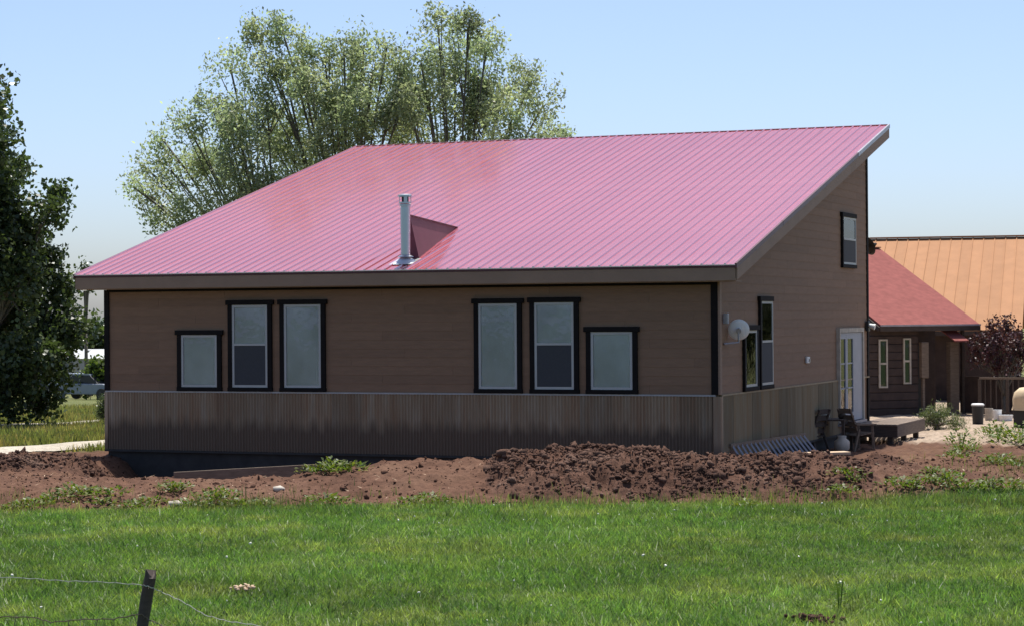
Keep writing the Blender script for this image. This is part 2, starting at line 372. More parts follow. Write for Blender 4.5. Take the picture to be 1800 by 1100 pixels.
# lap siding boards, gable (clipped under the rake)
z = ZB+.02; row = 0; zr = lambda y: HE-.30+S*y
while z < zr(YB)-.02:
    z1 = z+EXP+.012
    y0 = max(O, (z-HE+.30)/S); y1 = max(O, (z1-HE+.30)/S)
    ys = y0; first = [2.4, 1.2, 3.2, 1.8, .7][row % 5]
    while ys < YB-.14:
        ye = min(YB-.12, ys+(first if ys == y0 else 3.66))
        if YB-.12-ye < .4: ye = YB-.12
        yt = max(ys, y1) if ys == y0 else ys
        if yt < ye-.05:
            MB().hexa([(GX-.02, ys, z), (GX+.008, ys, z), (GX+.008, ye-.003, z), (GX-.02, ye-.003, z), (GX-.02, yt, z1), (GX+.001, yt, z1), (GX+.001, ye-.003, z1), (GX-.02, ye-.003, z1)]).build('siding_board', M['siding_gable'], house)
        ys = ye
    z += EXP; row += 1
# corrugated skirting panels
def corr_mesh(width, h, pitch=.0678, amp=.017):
    n = int(width/pitch*8); V = []; Q = []
    for i in range(n+1):
        x = width*i/n; y = -amp*math.cos(2*math.pi*x/pitch)
        V += [(x, y, 0), (x, y, h)]
    for i in range(n): Q.append((2*i, 2*i+2, 2*i+3, 2*i+1))
    me = bpy.data.meshes.new('corrugated_panel'); me.from_pydata(V, [], Q); me.shade_smooth(); return me
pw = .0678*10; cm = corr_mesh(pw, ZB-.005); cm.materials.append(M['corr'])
nx = int((GX-G)/pw); off = wloc(house)
for i in range(nx+1):
    w_ = min(pw, GX-.13-(G+.02+i*pw))
    if w_ < .1: break
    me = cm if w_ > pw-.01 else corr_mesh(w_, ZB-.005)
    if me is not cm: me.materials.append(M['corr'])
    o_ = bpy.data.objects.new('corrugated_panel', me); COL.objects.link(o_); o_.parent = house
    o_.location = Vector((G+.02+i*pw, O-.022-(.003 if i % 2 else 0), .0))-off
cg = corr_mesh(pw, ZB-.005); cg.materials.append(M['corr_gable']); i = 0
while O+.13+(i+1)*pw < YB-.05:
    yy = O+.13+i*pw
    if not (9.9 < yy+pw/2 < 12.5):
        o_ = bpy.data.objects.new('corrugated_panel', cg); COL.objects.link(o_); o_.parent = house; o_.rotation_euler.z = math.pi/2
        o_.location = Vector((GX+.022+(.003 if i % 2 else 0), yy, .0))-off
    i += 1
MB().box(G, GX-.06, O-.045, O-.002, ZB-.01, ZB+.022).build('skirting_cap', M['greymetal'], house)
MB().box(GX+.002, GX+.045, O+.06, YB-.02, ZB-.01, ZB+.022).build('skirting_cap', M['corr_gable'], house)
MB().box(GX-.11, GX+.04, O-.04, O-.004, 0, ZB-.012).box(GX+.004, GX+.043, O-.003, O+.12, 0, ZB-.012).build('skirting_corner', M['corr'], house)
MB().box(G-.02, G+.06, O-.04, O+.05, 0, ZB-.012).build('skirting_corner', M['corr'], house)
MB().box(G-.01, GX+.03, O-.06, O+.01, -.045, -.004).build('sill_flashing', M['concrete'], house)
MB().box(GX+.02, GX+.06, O+.02, YB, -.045, -.004).build('sill_flashing', M['concrete'], house)
# dark corner and frieze trim
MB().box(GX-.145, GX-.008, O-.04, O-.001, ZB+.024, ZS-.003).build('corner_trim', M['trim'], house, bevel=.004)
MB().box(G-.02, G+.10, O-.04, O-.001, ZB+.024, ZS-.003).build('corner_trim', M['trim'], house, bevel=.004)
MB().box(GX-.007, GX+.035, O-.035, O+.10, ZB+.024, ZS+.1).build('corner_trim', M['fascia'], house, bevel=.004)
MB().box(GX+.001, GX+.032, YB-.12, YB+.02, .02, HE-.3+S*YB).build('corner_trim', M['trim'], house, bevel=.004)
MB().box(G+.101, GX-.146, O-.037, O-.001, ZS-.05, ZS-.002).build('frieze_trim', M['trim'], house)
# roof: deck, strips, fascia, soffit
DZ = .29
MB().poly([(.03, .03, HE-.06+S*.03), (W-.03, .03, HE-.06+S*.03), (W-.03, D-.03, HE-.06+S*(D-.03)), (.03, D-.03, HE-.06+S*(D-.03))], (0, 0, .04)).build('roof_deck', M['wood_dark'], house)
NS = 64; SW = W/NS
def strip_mesh():
    L0, L1 = -.035, D; h = .024; pr = [(0, 0), (.012, h), (.038, h), (.050, 0), (.12, 0), (.125, .004), (.145, .004), (.15, 0), (SW+.001, 0)]
    V = []; Q = []
    for (x, zz) in pr:
        for yy in (L0, L1): V.append((x, yy, zz+.012+S*yy))
    k = len(pr)
    for (x, zz) in pr:
        for yy in (L0, L1): V.append((x, yy, -.006+S*yy))
    for i in range(k-1):
        Q.append((2*i, 2*i+2, 2*i+3, 2*i+1)); b = 2*k; Q.append((2*i, b+2*i, b+2*i+2, 2*i+2))
    me = bpy.data.meshes.new('roof_panel'); me.from_pydata(V, [], Q); bmfix(me); me.materials.append(M['roof']); return me
sm = strip_mesh()
for i in range(NS):
    o_ = bpy.data.objects.new('roof_panel', sm); COL.objects.link(o_); o_.parent = house; o_.location = Vector((i*SW, 0, HE))-off; o_.rotation_euler.y = random.uniform(-.006, .006)
MB().box(0, W, -.012, .012, HE-.055, HE-.004).build('drip_edge', M['maroon'], house)
MB().box(.01, W-.012, .0, .035, HE-.055-.25, HE-.058).build('fascia', M['fascia'], house, bevel=.004)
def rake(x0, x1, lo, hi, name, mat, y0=0., y1=D):
    return MB().poly([(x0, y0, HE+lo+S*y0), (x0, y1, HE+lo+S*y1), (x0, y1, HE+hi+S*y1), (x0, y0, HE+hi+S*y0)], (x1-x0, 0, 0)).build(name, mat, house)
rake(W-.01, W+.022, -.30, -.065, 'rake_fascia', M['fascia'], .036, D-.036); rake(-.022, .01, -.30, -.065, 'rake_fascia', M['fascia'], .036, D-.036)
for k in range(4):                                             # rake flashing laid in lapped lengths
    y0 = D*k/4-.03; y1 = D*(k+1)/4
    rake(W-.012, W+.030+.003*(k % 2), -.064, .030+.003*(k % 2), 'rake_flashing', M['greymetal'] if k == 3 else M['maroon'], y0, y1)
    rake(-.030, .002, -.064, .030+.003*(k % 2), 'rake_flashing', M['maroon'], y0, y1)
MB().box(.01, W-.012, D-.035, D, HE-.30+S*D, HE-.06+S*D).build('fascia', M['fascia'], house)
MB().poly([(-.02, D-.05, HE+.030-S*.05+S*D), (-.02, D+.03, HE+.036+S*D), (-.02, D+.03, HE-.09+S*D), (-.02, D+.012, HE-.09+S*D), (-.02, D+.012, HE+.026+S*D), (-.02, D-.05, HE+.024-S*.05+S*D)], (W+.03, 0, 0)).build('ridge_flashing', M['maroon'], house)
MB().box(.01, W-.012, .036, O+.01, ZS, ZS+.018).build('soffit', M['fascia'], house)
for x0, x1 in ((GX+.001, W-.011), (.011, G)): rake(x0, x1, -.285, -.265, 'soffit', M['fascia'], .04, D-.04)
# vent pipe and the peaked snow diverter behind it
K = roofp(713, 463); A = roofp(803, 403); B = roofp(737, 457)
def zroof(y): return HE+S*y
pipe = empty('stove_pipe', tuple(K), 'shiny stainless steel stove pipe with a capped top rising from the pink roof', 'stove pipe')
MB().tube([(K[0], K[1], K[2]-.05), (K[0], K[1], K[2]+.62)], .098, 24, False).build('pipe_section', M['steel'], pipe, True)
MB().tube([(K[0], K[1], K[2]+.60), (K[0], K[1], K[2]+1.16)], .101, 24, False).build('pipe_section', M['steel'], pipe, True)
MB().lathe(K, [(.10, 1.15), (.118, 1.155), (.118, 1.19), (.10, 1.195)], 24).build('band', M['steel'], pipe)
MB().lathe(K, [(.105, 1.19), (.13, 1.21), (.13, 1.24), (.06, 1.25)], 24).build('collar', M['steel'], pipe)
for j in range(4): 
    q = j*math.pi/2+.5; cx, cy = K[0]+.115*math.cos(q), K[1]+.115*math.sin(q)
    MB().beam((cx, cy, K[2]+1.22), (cx, cy, K[2]+1.36), .07, .012, (math.cos(q), math.sin(q), 0)).build('cap_strut', M['steel'], pipe)
MB().tube([(K[0], K[1], K[2]+1.22), (K[0], K[1], K[2]+1.36)], .07, 20).build('inner_vent', M['blackmetal'], pipe)
MB().lathe(K, [(.001, 1.40), (.10, 1.40), (.145, 1.385), (.145, 1.345), (.13, 1.345)], 24).build('cap', M['steel'], pipe)
MB().lathe(K, [(.098, .17), (.16, .135), (.165, .125), (.10, .125)], 24).build('storm_collar', M['steel'], pipe)
fl = MB(); V = []
for j in range(24):
    q = 2*math.pi*j/24; V.append((K[0]+.105*math.cos(q), K[1]+.105*math.sin(q), K[2]+.125))
for j in range(24):
    q = 2*math.pi*j/24; yy = K[1]+.20*math.sin(q); V.append((K[0]+.20*math.cos(q), yy, zroof(yy)+.03))
for j in range(24):
    q = 2*math.pi*j/24; m_ = max(abs(math.cos(q)), abs(math.sin(q))); yy = K[1]+.27*math.sin(q)/m_*.9; V.append((K[0]+.30*math.cos(q)/m_*.9, yy, zroof(yy)+.034))
fl.add(V, [(r*24+j, r*24+(j+1) % 24, (r+1)*24+(j+1) % 24, (r+1)*24+j) for r in range(2) for j in range(24)]).build('flashing_boot', M['steel'], pipe)
hw = B[0]-A[0]; Hc = .93; yc = B[1]
div = MB(); T = (A[0]+.12, yc, zroof(yc)+Hc-.02); L_ = (A[0]-.05, yc, zroof(yc)+.005); R_ = (A[0]+hw, yc, zroof(yc)+.005); Ap = (A[0], A[1], zroof(A[1])+.03)
div.add([T, L_, R_, Ap, (A[0], A[1], zroof(A[1])-.01)], [(0, 2, 3), (0, 3, 1), (0, 1, 2), (1, 4, 2), (3, 2, 4), (3, 4, 1)])
dv = empty('snow_diverter', (A[0], yc, zroof(yc)), 'peaked red sheet metal snow diverter, shade painted into its colour, just upslope of the stove pipe', 'snow diverter')
div.build('sheet_metal_wedge', M['divert_shaded'], dv)
tv = Vector(T); av = Vector(Ap); MB().beam(tv+Vector((0, 0, .008)), av+Vector((0, 0, .008)), .06, .012).build('ridge_strip', M['maroon'], dv)
for q in (R_, L_): MB().beam(Vector(q)+Vector((.02 if q is R_ else -.02, 0, .02)), av+Vector((0, 0, .0)), .07, .01).build('edge_flange', M['roof'], dv)

# windows -------------------------------------------------------------
def WB(plane):
    def box(mb, u0, u1, v0, v1, z0, z1):
        if plane == 'front': return mb.box(u0, u1, O-v1, O-v0, z0, z1)
        return mb.box(GX+v0, GX+v1, u0, u1, z0, z1)
    return box
def window(plane, u0, u1, z0, z1, kind, lab=None, far_trim=True):
    bx = WB(plane); T_ = .10
    a0, a1, b0, b1 = u0+T_, u1-(T_ if far_trim else 0), z0+.085, z1-.10
    fr = MB(); fwid = .05
    bx(fr, a0, a0+fwid, .016, .048, b0, b1); bx(fr, a1-fwid, a1, .016, .048, b0, b1); bx(fr, a0+fwid, a1-fwid, .016, .048, b0, b0+fwid); bx(fr, a0+fwid, a1-fwid, .016, .048, b1-fwid, b1)
    w = fr.build('window', M['vinyl'], house)
    if lab: w['label'] = lab
    bx(MB(), u0, a0-.001, .004, .062, z0+.085, z1-.10).build('side_trim', M['trim'], w, bevel=.004)
    if far_trim: bx(MB(), a1+.001, u1, .004, .062, z0+.085, z1-.10).build('side_trim', M['trim'], w, bevel=.004)
    e = .045; bx(MB(), u0-e, u1+(e if far_trim else 0), .004, .075, z1-.099, z1).build('head_trim', M['trim'], w, bevel=.006)
    bx(MB(), u0-.01, u1+(.01 if far_trim else 0), .004, .07, z0, z0+.084).build('sill_trim', M['trim'], w, bevel=.006)
    i0, i1, j0, j1 = a0+fwid, a1-fwid, b0+fwid, b1-fwid
    mid = (j0+j1)/2+.04
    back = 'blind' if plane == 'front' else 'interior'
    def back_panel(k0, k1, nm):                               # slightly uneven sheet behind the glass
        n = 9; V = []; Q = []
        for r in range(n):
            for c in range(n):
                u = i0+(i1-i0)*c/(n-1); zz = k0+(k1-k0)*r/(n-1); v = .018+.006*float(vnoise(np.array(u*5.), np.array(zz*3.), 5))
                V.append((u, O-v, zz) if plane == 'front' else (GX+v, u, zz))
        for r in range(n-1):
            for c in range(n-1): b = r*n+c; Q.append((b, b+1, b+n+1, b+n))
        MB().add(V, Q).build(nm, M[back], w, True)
    nm = 'blind' if plane == 'front' else 'dark_room_panel'  # gable glass is backed by a panel painted as dark as the room
    if kind == 'hung':
        bx(MB(), i0, i1, .016, .054, mid-.025, mid+.02).build('meeting_rail', M['vinyl'], w)
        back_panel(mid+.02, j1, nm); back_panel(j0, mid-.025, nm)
        bx(MB(), i0, i1, .030, .034, mid+.02, j1).build('pane', M['pane'], w); bx(MB(), i0, i1, .030, .034, j0, mid-.025).build('pane', M['pane'], w)
        bx(MB(), i0, i1, .040, .043, j0, mid-.025).build('insect_screen', M['screen'], w)
    else:
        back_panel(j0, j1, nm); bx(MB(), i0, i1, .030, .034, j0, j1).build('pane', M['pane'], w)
    return w
for r_, k_ in (((313, 580, 391, 690), 'fixed'), ((402, 528, 480, 690), 'hung'), ((493, 527, 574, 691), 'fixed'), ((834, 525, 919, 692), 'fixed'), ((932, 523, 1019, 692), 'hung'), ((1031, 574, 1122, 693), 'fixed')):
    p = front(r_[0], r_[1]); q = front(r_[2], r_[3]); window('front', p[0], q[0], ZB+.024, p[1], k_)
window('gable', 2.04, 3.09, ZB+.024, 2.57, 'fixed'); window('gable', 3.22, 4.22, ZB+.024, 3.15, 'hung', None, False); window('gable', 10.43, 11.85, 3.86, 5.16, 'hung', None, False)
# french door on the gable
bx = WB('gable'); dz0 = .24; d0, d1 = gab(1470, 640)[0], gab(1513, 640)[0]; dz1 = 2.45
dr = MB(); bx(dr, d0, d0+.09, .003, .09, dz0, dz1); bx(dr, d1-.09, d1, .003, .09, dz0, dz1); bx(dr, d0+.09, d1-.09, .003, .09, dz1-.10, dz1)
door = dr.build('door', M['stone'], house)
def leaf(u0, u1, glazed=True):
    m_ = MB(); st = .10
    if glazed:
        bx(m_, u0, u0+st, .02, .06, dz0+.02, dz1-.11); bx(m_, u1-st, u1, .02, .06, dz0+.02, dz1-.11); bx(m_, u0+st, u1-st, .02, .06, dz0+.02, dz0+.22); bx(m_, u0+st, u1-st, .02, .06, dz1-.25, dz1-.11)
        l = m_.build('door_leaf', M['door'], door)
        bx(MB(), u0+st, u1-st, .034, .038, dz0+.22, dz1-.25).build('pane', M['pane'], door); bx(MB(), u0+st, u1-st, .018, .020, dz0+.22, dz1-.25).build('dark_room_panel', M['interior'], door)
        for kz in (1, 2):
            zz = dz0+.22+(dz1-.47-dz0)*kz/3; bx(MB(), u0+st, u1-st, .036, .05, zz-.015, zz+.015).build('muntin', M['door'], door)
    else: bx(m_, u0, u1, .02, .055, dz0+.02, dz1-.11).build('door_leaf', M['door'], door)
s1 = d0+.1+(d1-d0-.2)*.30; s2 = d0+.1+(d1-d0-.2)*.63
leaf(d0+.1, s1); leaf(s1+.01, s2); leaf(s2+.01, d1-.1, False)
MB().tube([(GX+.06, s1-.05, 1.05), (GX+.13, s1-.05, 1.05), (GX+.13, s1-.18, 1.05)], .012, 8).build('handle', M['steel'], door)
bx(MB(), d0-.03, d1+.03, .0, .14, dz0-.06, dz0).build('threshold', M['greymetal'], door)
# small things on the gable wall
u_, z_ = gab(1417, 632); bx(MB(), u_-.12, u_+.12, .015, .06, z_-.07, z_+.07).build('outlet_cover', M['white'], house, bevel=.006)
bx(MB(), u_+.01, u_+.1, .06, .075, z_-.05, z_+.02).build('outlet_flap', M['greymetal'], house)
u_, z_ = gab(1521, 573)
lamp = MB(); bx(lamp, u_-.1, u_+.1, .03, .10, z_-.12, z_+.12); lo = lamp.build('wall_lamp', M['blackmetal'], house, bevel=.01)
MB().tube([(GX+.1, u_, z_+.02), (GX+.24, u_, z_-.02)], [.05, .075], 12).build('lamp_shade', M['white'], lo)
u_, z_ = gab(1269, 560); bx(MB(), u_-.04, u_+.05, .03, .13, z_-.10, z_+.10).build('cable_box', M['greymetal'], house, bevel=.01)
# satellite dishes
def dish(name, c, n, r, mats, label, mount, lnb=True):
    n = Vector(n).normalized(); c = Vector(c); t = empty(name, tuple(mount), label, 'satellite dish', None)
    prof = [(0.001, 0), (r*.35, r*.01), (r*.7, r*.045), (r*.9, r*.08), (r, r*.10), (r*1.01, r*.105), (r*.99, r*.07), (r*.68, r*.02), (.001, -.02)]
    MB().lathe(c, prof, 40, n).build('reflector', mats[0], t, True)
    b = c-n*.03; MB().tube([b, b-n*.10], .05, 12).build('bracket', mats[1], t)
    MB().tube([b-n*.08, (b-n*.08+Vector((0, 0, -.22))), Vector(mount)], .022, 8).build('mast', mats[1], t)
    if lnb:
        e = c+n*(r*1.15); side = Vector((0, 0, -1)); s0 = c+side*r*.9+n*r*.17
        MB().tube([s0, e+side*r*.15], .014, 8).build('feed_arm', mats[1], t)
        MB().tube([e+side*r*.15-n*.03, e-n*.12+side*r*.05], [.03, .04], 10).build('feed_horn', mats[1], t)
    return t
u_, z_ = gab(1298, 580); c_ = at(1298.5, 579.5, 41.6); hd = math.atan2(c_[1]-CAM[1], c_[0]-CAM[0])
dish('satellite_dish', c_, (math.cos(hd)*.96, math.sin(hd)*.96+.1, .22), .205, (M['dish'], M['greymetal']), 'round pale grey satellite dish on the gable wall beside the narrow windows', (GX+.02, c_[1]-.35, 2.22), False)
c_ = at(1526, 433, 53.9); dish('satellite_dish', c_, (.62, .70, .36), .245, (M['dark'], M['blackmetal']), 'black satellite dish with feed arm poking out past the rear wall corner', (GX-.12, YB+.015, 4.15))

# ================================================================ foliage machinery
def frames(n):
    a = RNG.normal(size=(n, 3)); a /= np.linalg.norm(a, axis=1)[:, None]; b = RNG.normal(size=(n, 3)); b -= (b*a).sum(1)[:, None]*a; b /= np.linalg.norm(b, axis=1)[:, None]
    return a, b
def leaves(name, C, size, asp, mat, parent, tint, droop=0.):
    n = len(C); a, b = frames(n); a[:, 2] -= droop; a /= np.linalg.norm(a, axis=1)[:, None]; b -= (b*a).sum(1)[:, None]*a; b /= np.linalg.norm(b, axis=1)[:, None]
    L = size*(.6+.8*RNG.random(n))[:, None]; Wd = L*asp; nn = np.cross(a, b)
    V = np.stack([C-a*L/2, C+b*Wd/2+nn*Wd*.15, C+a*L/2, C-b*Wd/2+nn*Wd*.15], 1).reshape(-1, 3)
    Fq = np.arange(4*n).reshape(n, 4); cols = np.repeat(tint, 4, 0)
    return raw(name, V, Fq, mat, parent, cols)
def bez(p, c, q, k=7): return [(1-t)**2*p+2*t*(1-t)*c+t*t*q for t in np.linspace(0, 1, k)]
def tree(name, label, base, lobes, leafmat, clump=.42, per=90, dens=2.2, size=.17, asp=.45, group=None, trunk_r=.22, fork=.28, twig=True, droop=.3, twp=.75, tv=.35, yel=.15, elong=1.25, lean=(0, 0), limb_r=.085):
    base = np.array(base, float); t = empty(name, tuple(base), label, 'tree', group)
    tops = max(c[2]+r for c, r in lobes); hgt = tops-base[2]; tr = MB()
    fk = base+np.array([lean[0], lean[1], hgt*fork]); tr.tube([base-np.array([0, 0, .3]), base+np.array([lean[0]*.3, lean[1]*.3, hgt*fork*.5]), fk], [trunk_r*1.25, trunk_r, trunk_r*.85], 9)
    P = []; TT = []
    for c, r in lobes:
        c = np.array(c); mid = fk+(c-fk)*.45+np.array([0, 0, .16*np.linalg.norm(c-fk)])
        pts = bez(fk, mid, c, 7); r0 = min(trunk_r*.6, limb_r*(.6+r*.4)); tr.tube(pts, list(np.linspace(r0, .03, 7)), 6)
        k = max(4, int(dens*r**2*3)); q = RNG.normal(size=(k, 3)); q /= np.linalg.norm(q, axis=1)[:, None]; rad = RNG.random(k)**(1/2.0)
        cc = c+q*rad[:, None]*np.array([r, r, r*1.08])*.88
        ltint = 1+RNG.normal()*.08
        for ci in cc:
            m = int(per*(.5+RNG.random())); sg = clump*(.7+.6*RNG.random()); d_ = np.clip(RNG.normal(size=(m, 3)), -1.75, 1.75)*np.array([sg*.55, sg*.55, sg*.55*elong])
            P.append(ci+d_); v = ltint*(1+RNG.normal()*tv*.5); TT.append(np.clip(v*(1+RNG.normal(size=(m, 1))*tv*.5), .35, 2.)*np.array([[1+yel*RNG.random(), 1, 1-.4*yel*RNG.random()]]))
            if twig and RNG.random() < twp:
                s = np.array(pts[random.choice((3, 4, 5))]); tr.tube([s, s*.45+ci*.55+np.array([0, 0, -.05]), ci+np.array([0, 0, sg*.4])], [.026, .017, .008], 4, False)
    tr.build('trunk', M['bark'], t, True)
    leaves('crown', np.concatenate(P), size, asp, leafmat, t, np.concatenate(TT), droop)
    return t
def plobes(lst, depth, spread=2.2, jit=None):
    out = []
    for i, (x, y, r) in enumerate(lst):
        R = r*depth/F; out.append((at(x, y, depth+random.uniform(-spread, spread)), R))
        if r > 55: out.append((at(x+random.uniform(-20, 20), y+random.uniform(-15, 15), depth+random.choice((-1, 1))*R*1.1), R*.8))
    return out
GT = 'clump of tall trees behind the house'
def tbase(x, d): p = at(x, 700, d); return (p[0], p[1], gh(p[0], p[1]))
tree('tall_tree', 'grey-green tree behind the low end of the roof, its limbs leaning far out sideways', tbase(545, 63),
     plobes([(265, 345, 34), (290, 390, 30), (300, 300, 44), (285, 245, 34), (325, 215, 42), (370, 290, 58), (345, 360, 50), (375, 195, 44), (405, 120, 40), (420, 240, 60), (440, 330, 60), (235, 330, 16), (250, 290, 22), (470, 180, 55), (400, 375, 42), (465, 340, 50), (330, 405, 30), (520, 330, 48)], 63, 1.4), M['leaf_big'], dens=7.4, size=.118, twp=.15, clump=.34, per=85, lean=(-.9, -.3), fork=.2, limb_r=.036, trunk_r=.2)
tree('tall_tree', 'grey-green tree with a twin rounded top behind the low middle of the roof', tbase(615, 63.5),
     plobes([(450, 60, 42), (495, 50, 34), (520, 100, 46), (570, 100, 40), (480, 120, 46), (545, 165, 58), (590, 190, 56), (500, 250, 60), (560, 270, 60), (640, 80, 36), (680, 85, 32), (655, 130, 48), (640, 200, 58), (690, 180, 52), (620, 280, 50), (605, 95, 34), (612, 130, 40), (705, 125, 36), (700, 200, 44), (560, 330, 46), (600, 235, 46)], 63.5, 1.4), M['leaf_big'], dens=7.4, size=.118, twp=.15, clump=.34, per=85, fork=.22, limb_r=.036, trunk_r=.2)
tree('tall_tree', 'tallest grey-green tree behind the house, showing upright dark stems above the ridge', tbase(800, 64.5),
     plobes([(770, 45, 38), (825, 35, 40), (800, 90, 52), (855, 90, 44), (740, 110, 40), (760, 170, 58), (830, 165, 58), (890, 150, 46), (935, 140, 34), (955, 185, 38), (900, 210, 55), (975, 225, 28), (990, 245, 20), (730, 230, 52), (810, 240, 55), (870, 260, 50), (950, 250, 36), (725, 150, 40), (718, 185, 40), (700, 245, 40), (780, 120, 40), (860, 190, 46)], 64.5, 1.4), M['leaf_big'], dens=7.4, size=.118, twp=.15, clump=.34, per=85, fork=.22, limb_r=.036, trunk_r=.2)
# dark tree at the left
tree('broadleaf_tree', 'dark dense broadleaf tree with foliage down to the grass beside the road', tbase(-45, 62),
     plobes([(-18, 150, 22), (-12, 190, 32), (-45, 200, 50), (5, 240, 36), (-55, 290, 85), (12, 290, 44), (0, 340, 56), (98, 338, 14), (92, 368, 20), (45, 392, 52), (-50, 420, 105), (68, 450, 46), (35, 500, 72), (108, 510, 40), (122, 560, 42), (88, 580, 60), (-30, 580, 110), (50, 640, 62), (102, 640, 40), (-30, 680, 75), (60, 690, 42), (20, 705, 36), (88, 705, 20)], 62, 1.4), M['leaf_dark'], clump=.40, per=90, dens=6.0, size=.15, asp=.75, fork=.12, trunk_r=.28, droop=.15, yel=.1, elong=1.)
tree('far_tree', 'wispy small tree far off, just showing above the low corner of the roof', tbase(152, 120), plobes([(150, 470, 9), (158, 480, 8), (146, 485, 9), (152, 500, 12)], 120, .3), M['leaf_dark'], clump=.3, per=26, dens=7, size=.22, fork=.5, trunk_r=.1)
def wl(lst): return [(np.array(p[:3], float), p[3]) for p in lst]
for bx0, by0, lab in ((23.5, 33., 'round leafy tree past the ochre building, mirrored in the narrow gable windows'), (29.5, 44., 'broad leafy tree past the ochre building, mirrored in the upper gable window')):
    sc_ = 1. if by0 < 40 else 1.35
    tree('garden_tree', lab, (bx0, by0, gh(bx0, by0)), wl([(bx0+dx*sc_, by0+dy*sc_, 3.2*sc_+dz*sc_, r_*sc_) for dx, dy, dz, r_ in ((0, 0, 0, 1.7), (-1.6, .3, -.3, 1.2), (1.6, -.4, -.2, 1.3), (.2, .8, 1.2, 1.1), (-.6, -.9, -1.2, 1.2), (.9, .6, -1.3, 1.2), (-.5, .2, 1.9, .6))]), M['leaf_dark'], clump=.5, per=70, dens=5, size=.2, asp=.6, fork=.3)
# far things in the gap left of the house
GF = 'trees across the field'
for i, (x, y, r, d) in enumerate(((178, 590, 26, 240), (150, 600, 26, 240), (120, 605, 30, 250), (215, 590, 30, 250))):
    tree('far_tree', ['deep green tree farthest across the field, behind the white shed', 'deep green tree across the field, half hidden by the dark broadleaf tree', 'round green tree across the field, behind the dark broadleaf tree', 'round green tree across the field, hidden by the house wall'][i],
         tbase(x, d), plobes([(x, y, r), (x-12, y+14, r*.7), (x+12, y+16, r*.7), (x+3, y-14, r*.6)], d, .5), M['leaf_dark'], clump=.9, per=40, dens=.8, size=.55, asp=.8, twig=False, fork=.15, trunk_r=.3)
sh = at(168, 655, 150); gsh = gh(sh[0], sh[1]); b0 = empty('shed', (sh[0], sh[1], gsh), 'white metal shed far across the field', 'shed')
ztop = at(168, 628, 150)[2]
MB().box(sh[0]-5, sh[0]+5, sh[1]-3, sh[1]+3, gsh-.5, ztop).build('wall', M['shedwall'], b0)
MB().poly([(sh[0]-5.3, sh[1]-3.3, ztop), (sh[0]-5.3, sh[1]+3.3, ztop), (sh[0]-5.3, sh[1], ztop+.6)], (10.6, 0, 0)).build('roof', M['shedwall'], b0)
MB().box(sh[0]-1.2, sh[0]+1.2, sh[1]-3.06, sh[1]-3.0, gsh, gsh+2.2).build('door', M['greymetal'], b0)
bp = at(172, 656, 112)
tree('bush', 'rounded green bush standing in front of the white shed', (bp[0], bp[1], gh(bp[0], bp[1])), [(at(172, 652, 112), .55), (at(160, 662, 112), .5), (at(182, 660, 112), .55), (at(150, 670, 112), .4)], M['leaf_weed'], clump=.4, per=60, dens=14, size=.22, asp=.7, twig=False, fork=.1, trunk_r=.08)['category'] = 'bush'
cp = at(181, 712, 66)
tree('conifer', 'small dark conifer beside the house wall at the field', (cp[0], cp[1], gh(cp[0], cp[1])), [(at(183, 700, 66), .12), (at(181, 712, 66), .2), (at(179, 724, 66), .28), (at(185, 724, 66), .28)], M['leaf_dark'], clump=.14, per=60, dens=60, size=.07, asp=.3, twig=False, fork=.1, trunk_r=.03)['category'] = 'conifer'
# parked pale car far left
cc = at(157, 694, 112); gz_ = gh(cc[0], cc[1]); car = empty('parked_car', (cc[0], cc[1], gz_), 'grey-blue car parked across the field, below the white shed', 'car')
def carpts(prof, y0, y1): return [(cc[0]+x, cc[1]+y0, gz_+z) for x, z in prof], (0, y1-y0, 0)
MB().poly(*carpts([(-2.1, .3), (2.1, .3), (2.15, .7), (1.3, .85), (-1.9, .9), (-2.15, .7)], -.8, .8)).build('body', M['car'], car, bevel=.05)
MB().poly(*carpts([(-1.7, .88), (1.0, .84), (.5, 1.28), (-1.3, 1.3)], -.7, .7)).build('cabin', M['blackmetal'], car, bevel=.04)
MB().poly(*carpts([(-1.32, 1.302), (.5, 1.285), (.45, 1.36), (-1.25, 1.37)], -.68, .68)).build('car_roof', M['car'], car)
for sx in (-1.3, 1.3):
    for sy in (-.8, .8):
        wv = MB().lathe((cc[0]+sx, cc[1]+sy-.1, gz_+.31), [(.001, 0), (.31, 0), (.31, .2), (.001, .2)], 16, (0, 1, 0)).build('wheel', M['dark'], car)
# grey rail fence across the field
fb = empty('rail_fence', tuple(at(120, 668, 125)), 'low grey rail fence running past the bush across the field', 'fence')
pp = [at(x, 672, 125) for x in (60, 85, 110, 135, 160, 190)]
for p in pp: g_ = gh(p[0], p[1]); MB().box(p[0]-.08, p[0]+.08, p[1]-.08, p[1]+.08, g_-.2, g_+1.3).build('post', M['wood_grey'], fb)
for i in range(len(pp)-1):
    for hz in (.35, .75, 1.15):
        p, q = pp[i], pp[i+1]; MB().beam((p[0], p[1], gh(p[0], p[1])+hz), (q[0], q[1], gh(q[0], q[1])+hz), .04, .16).build('rail', M['wood_grey'], fb)

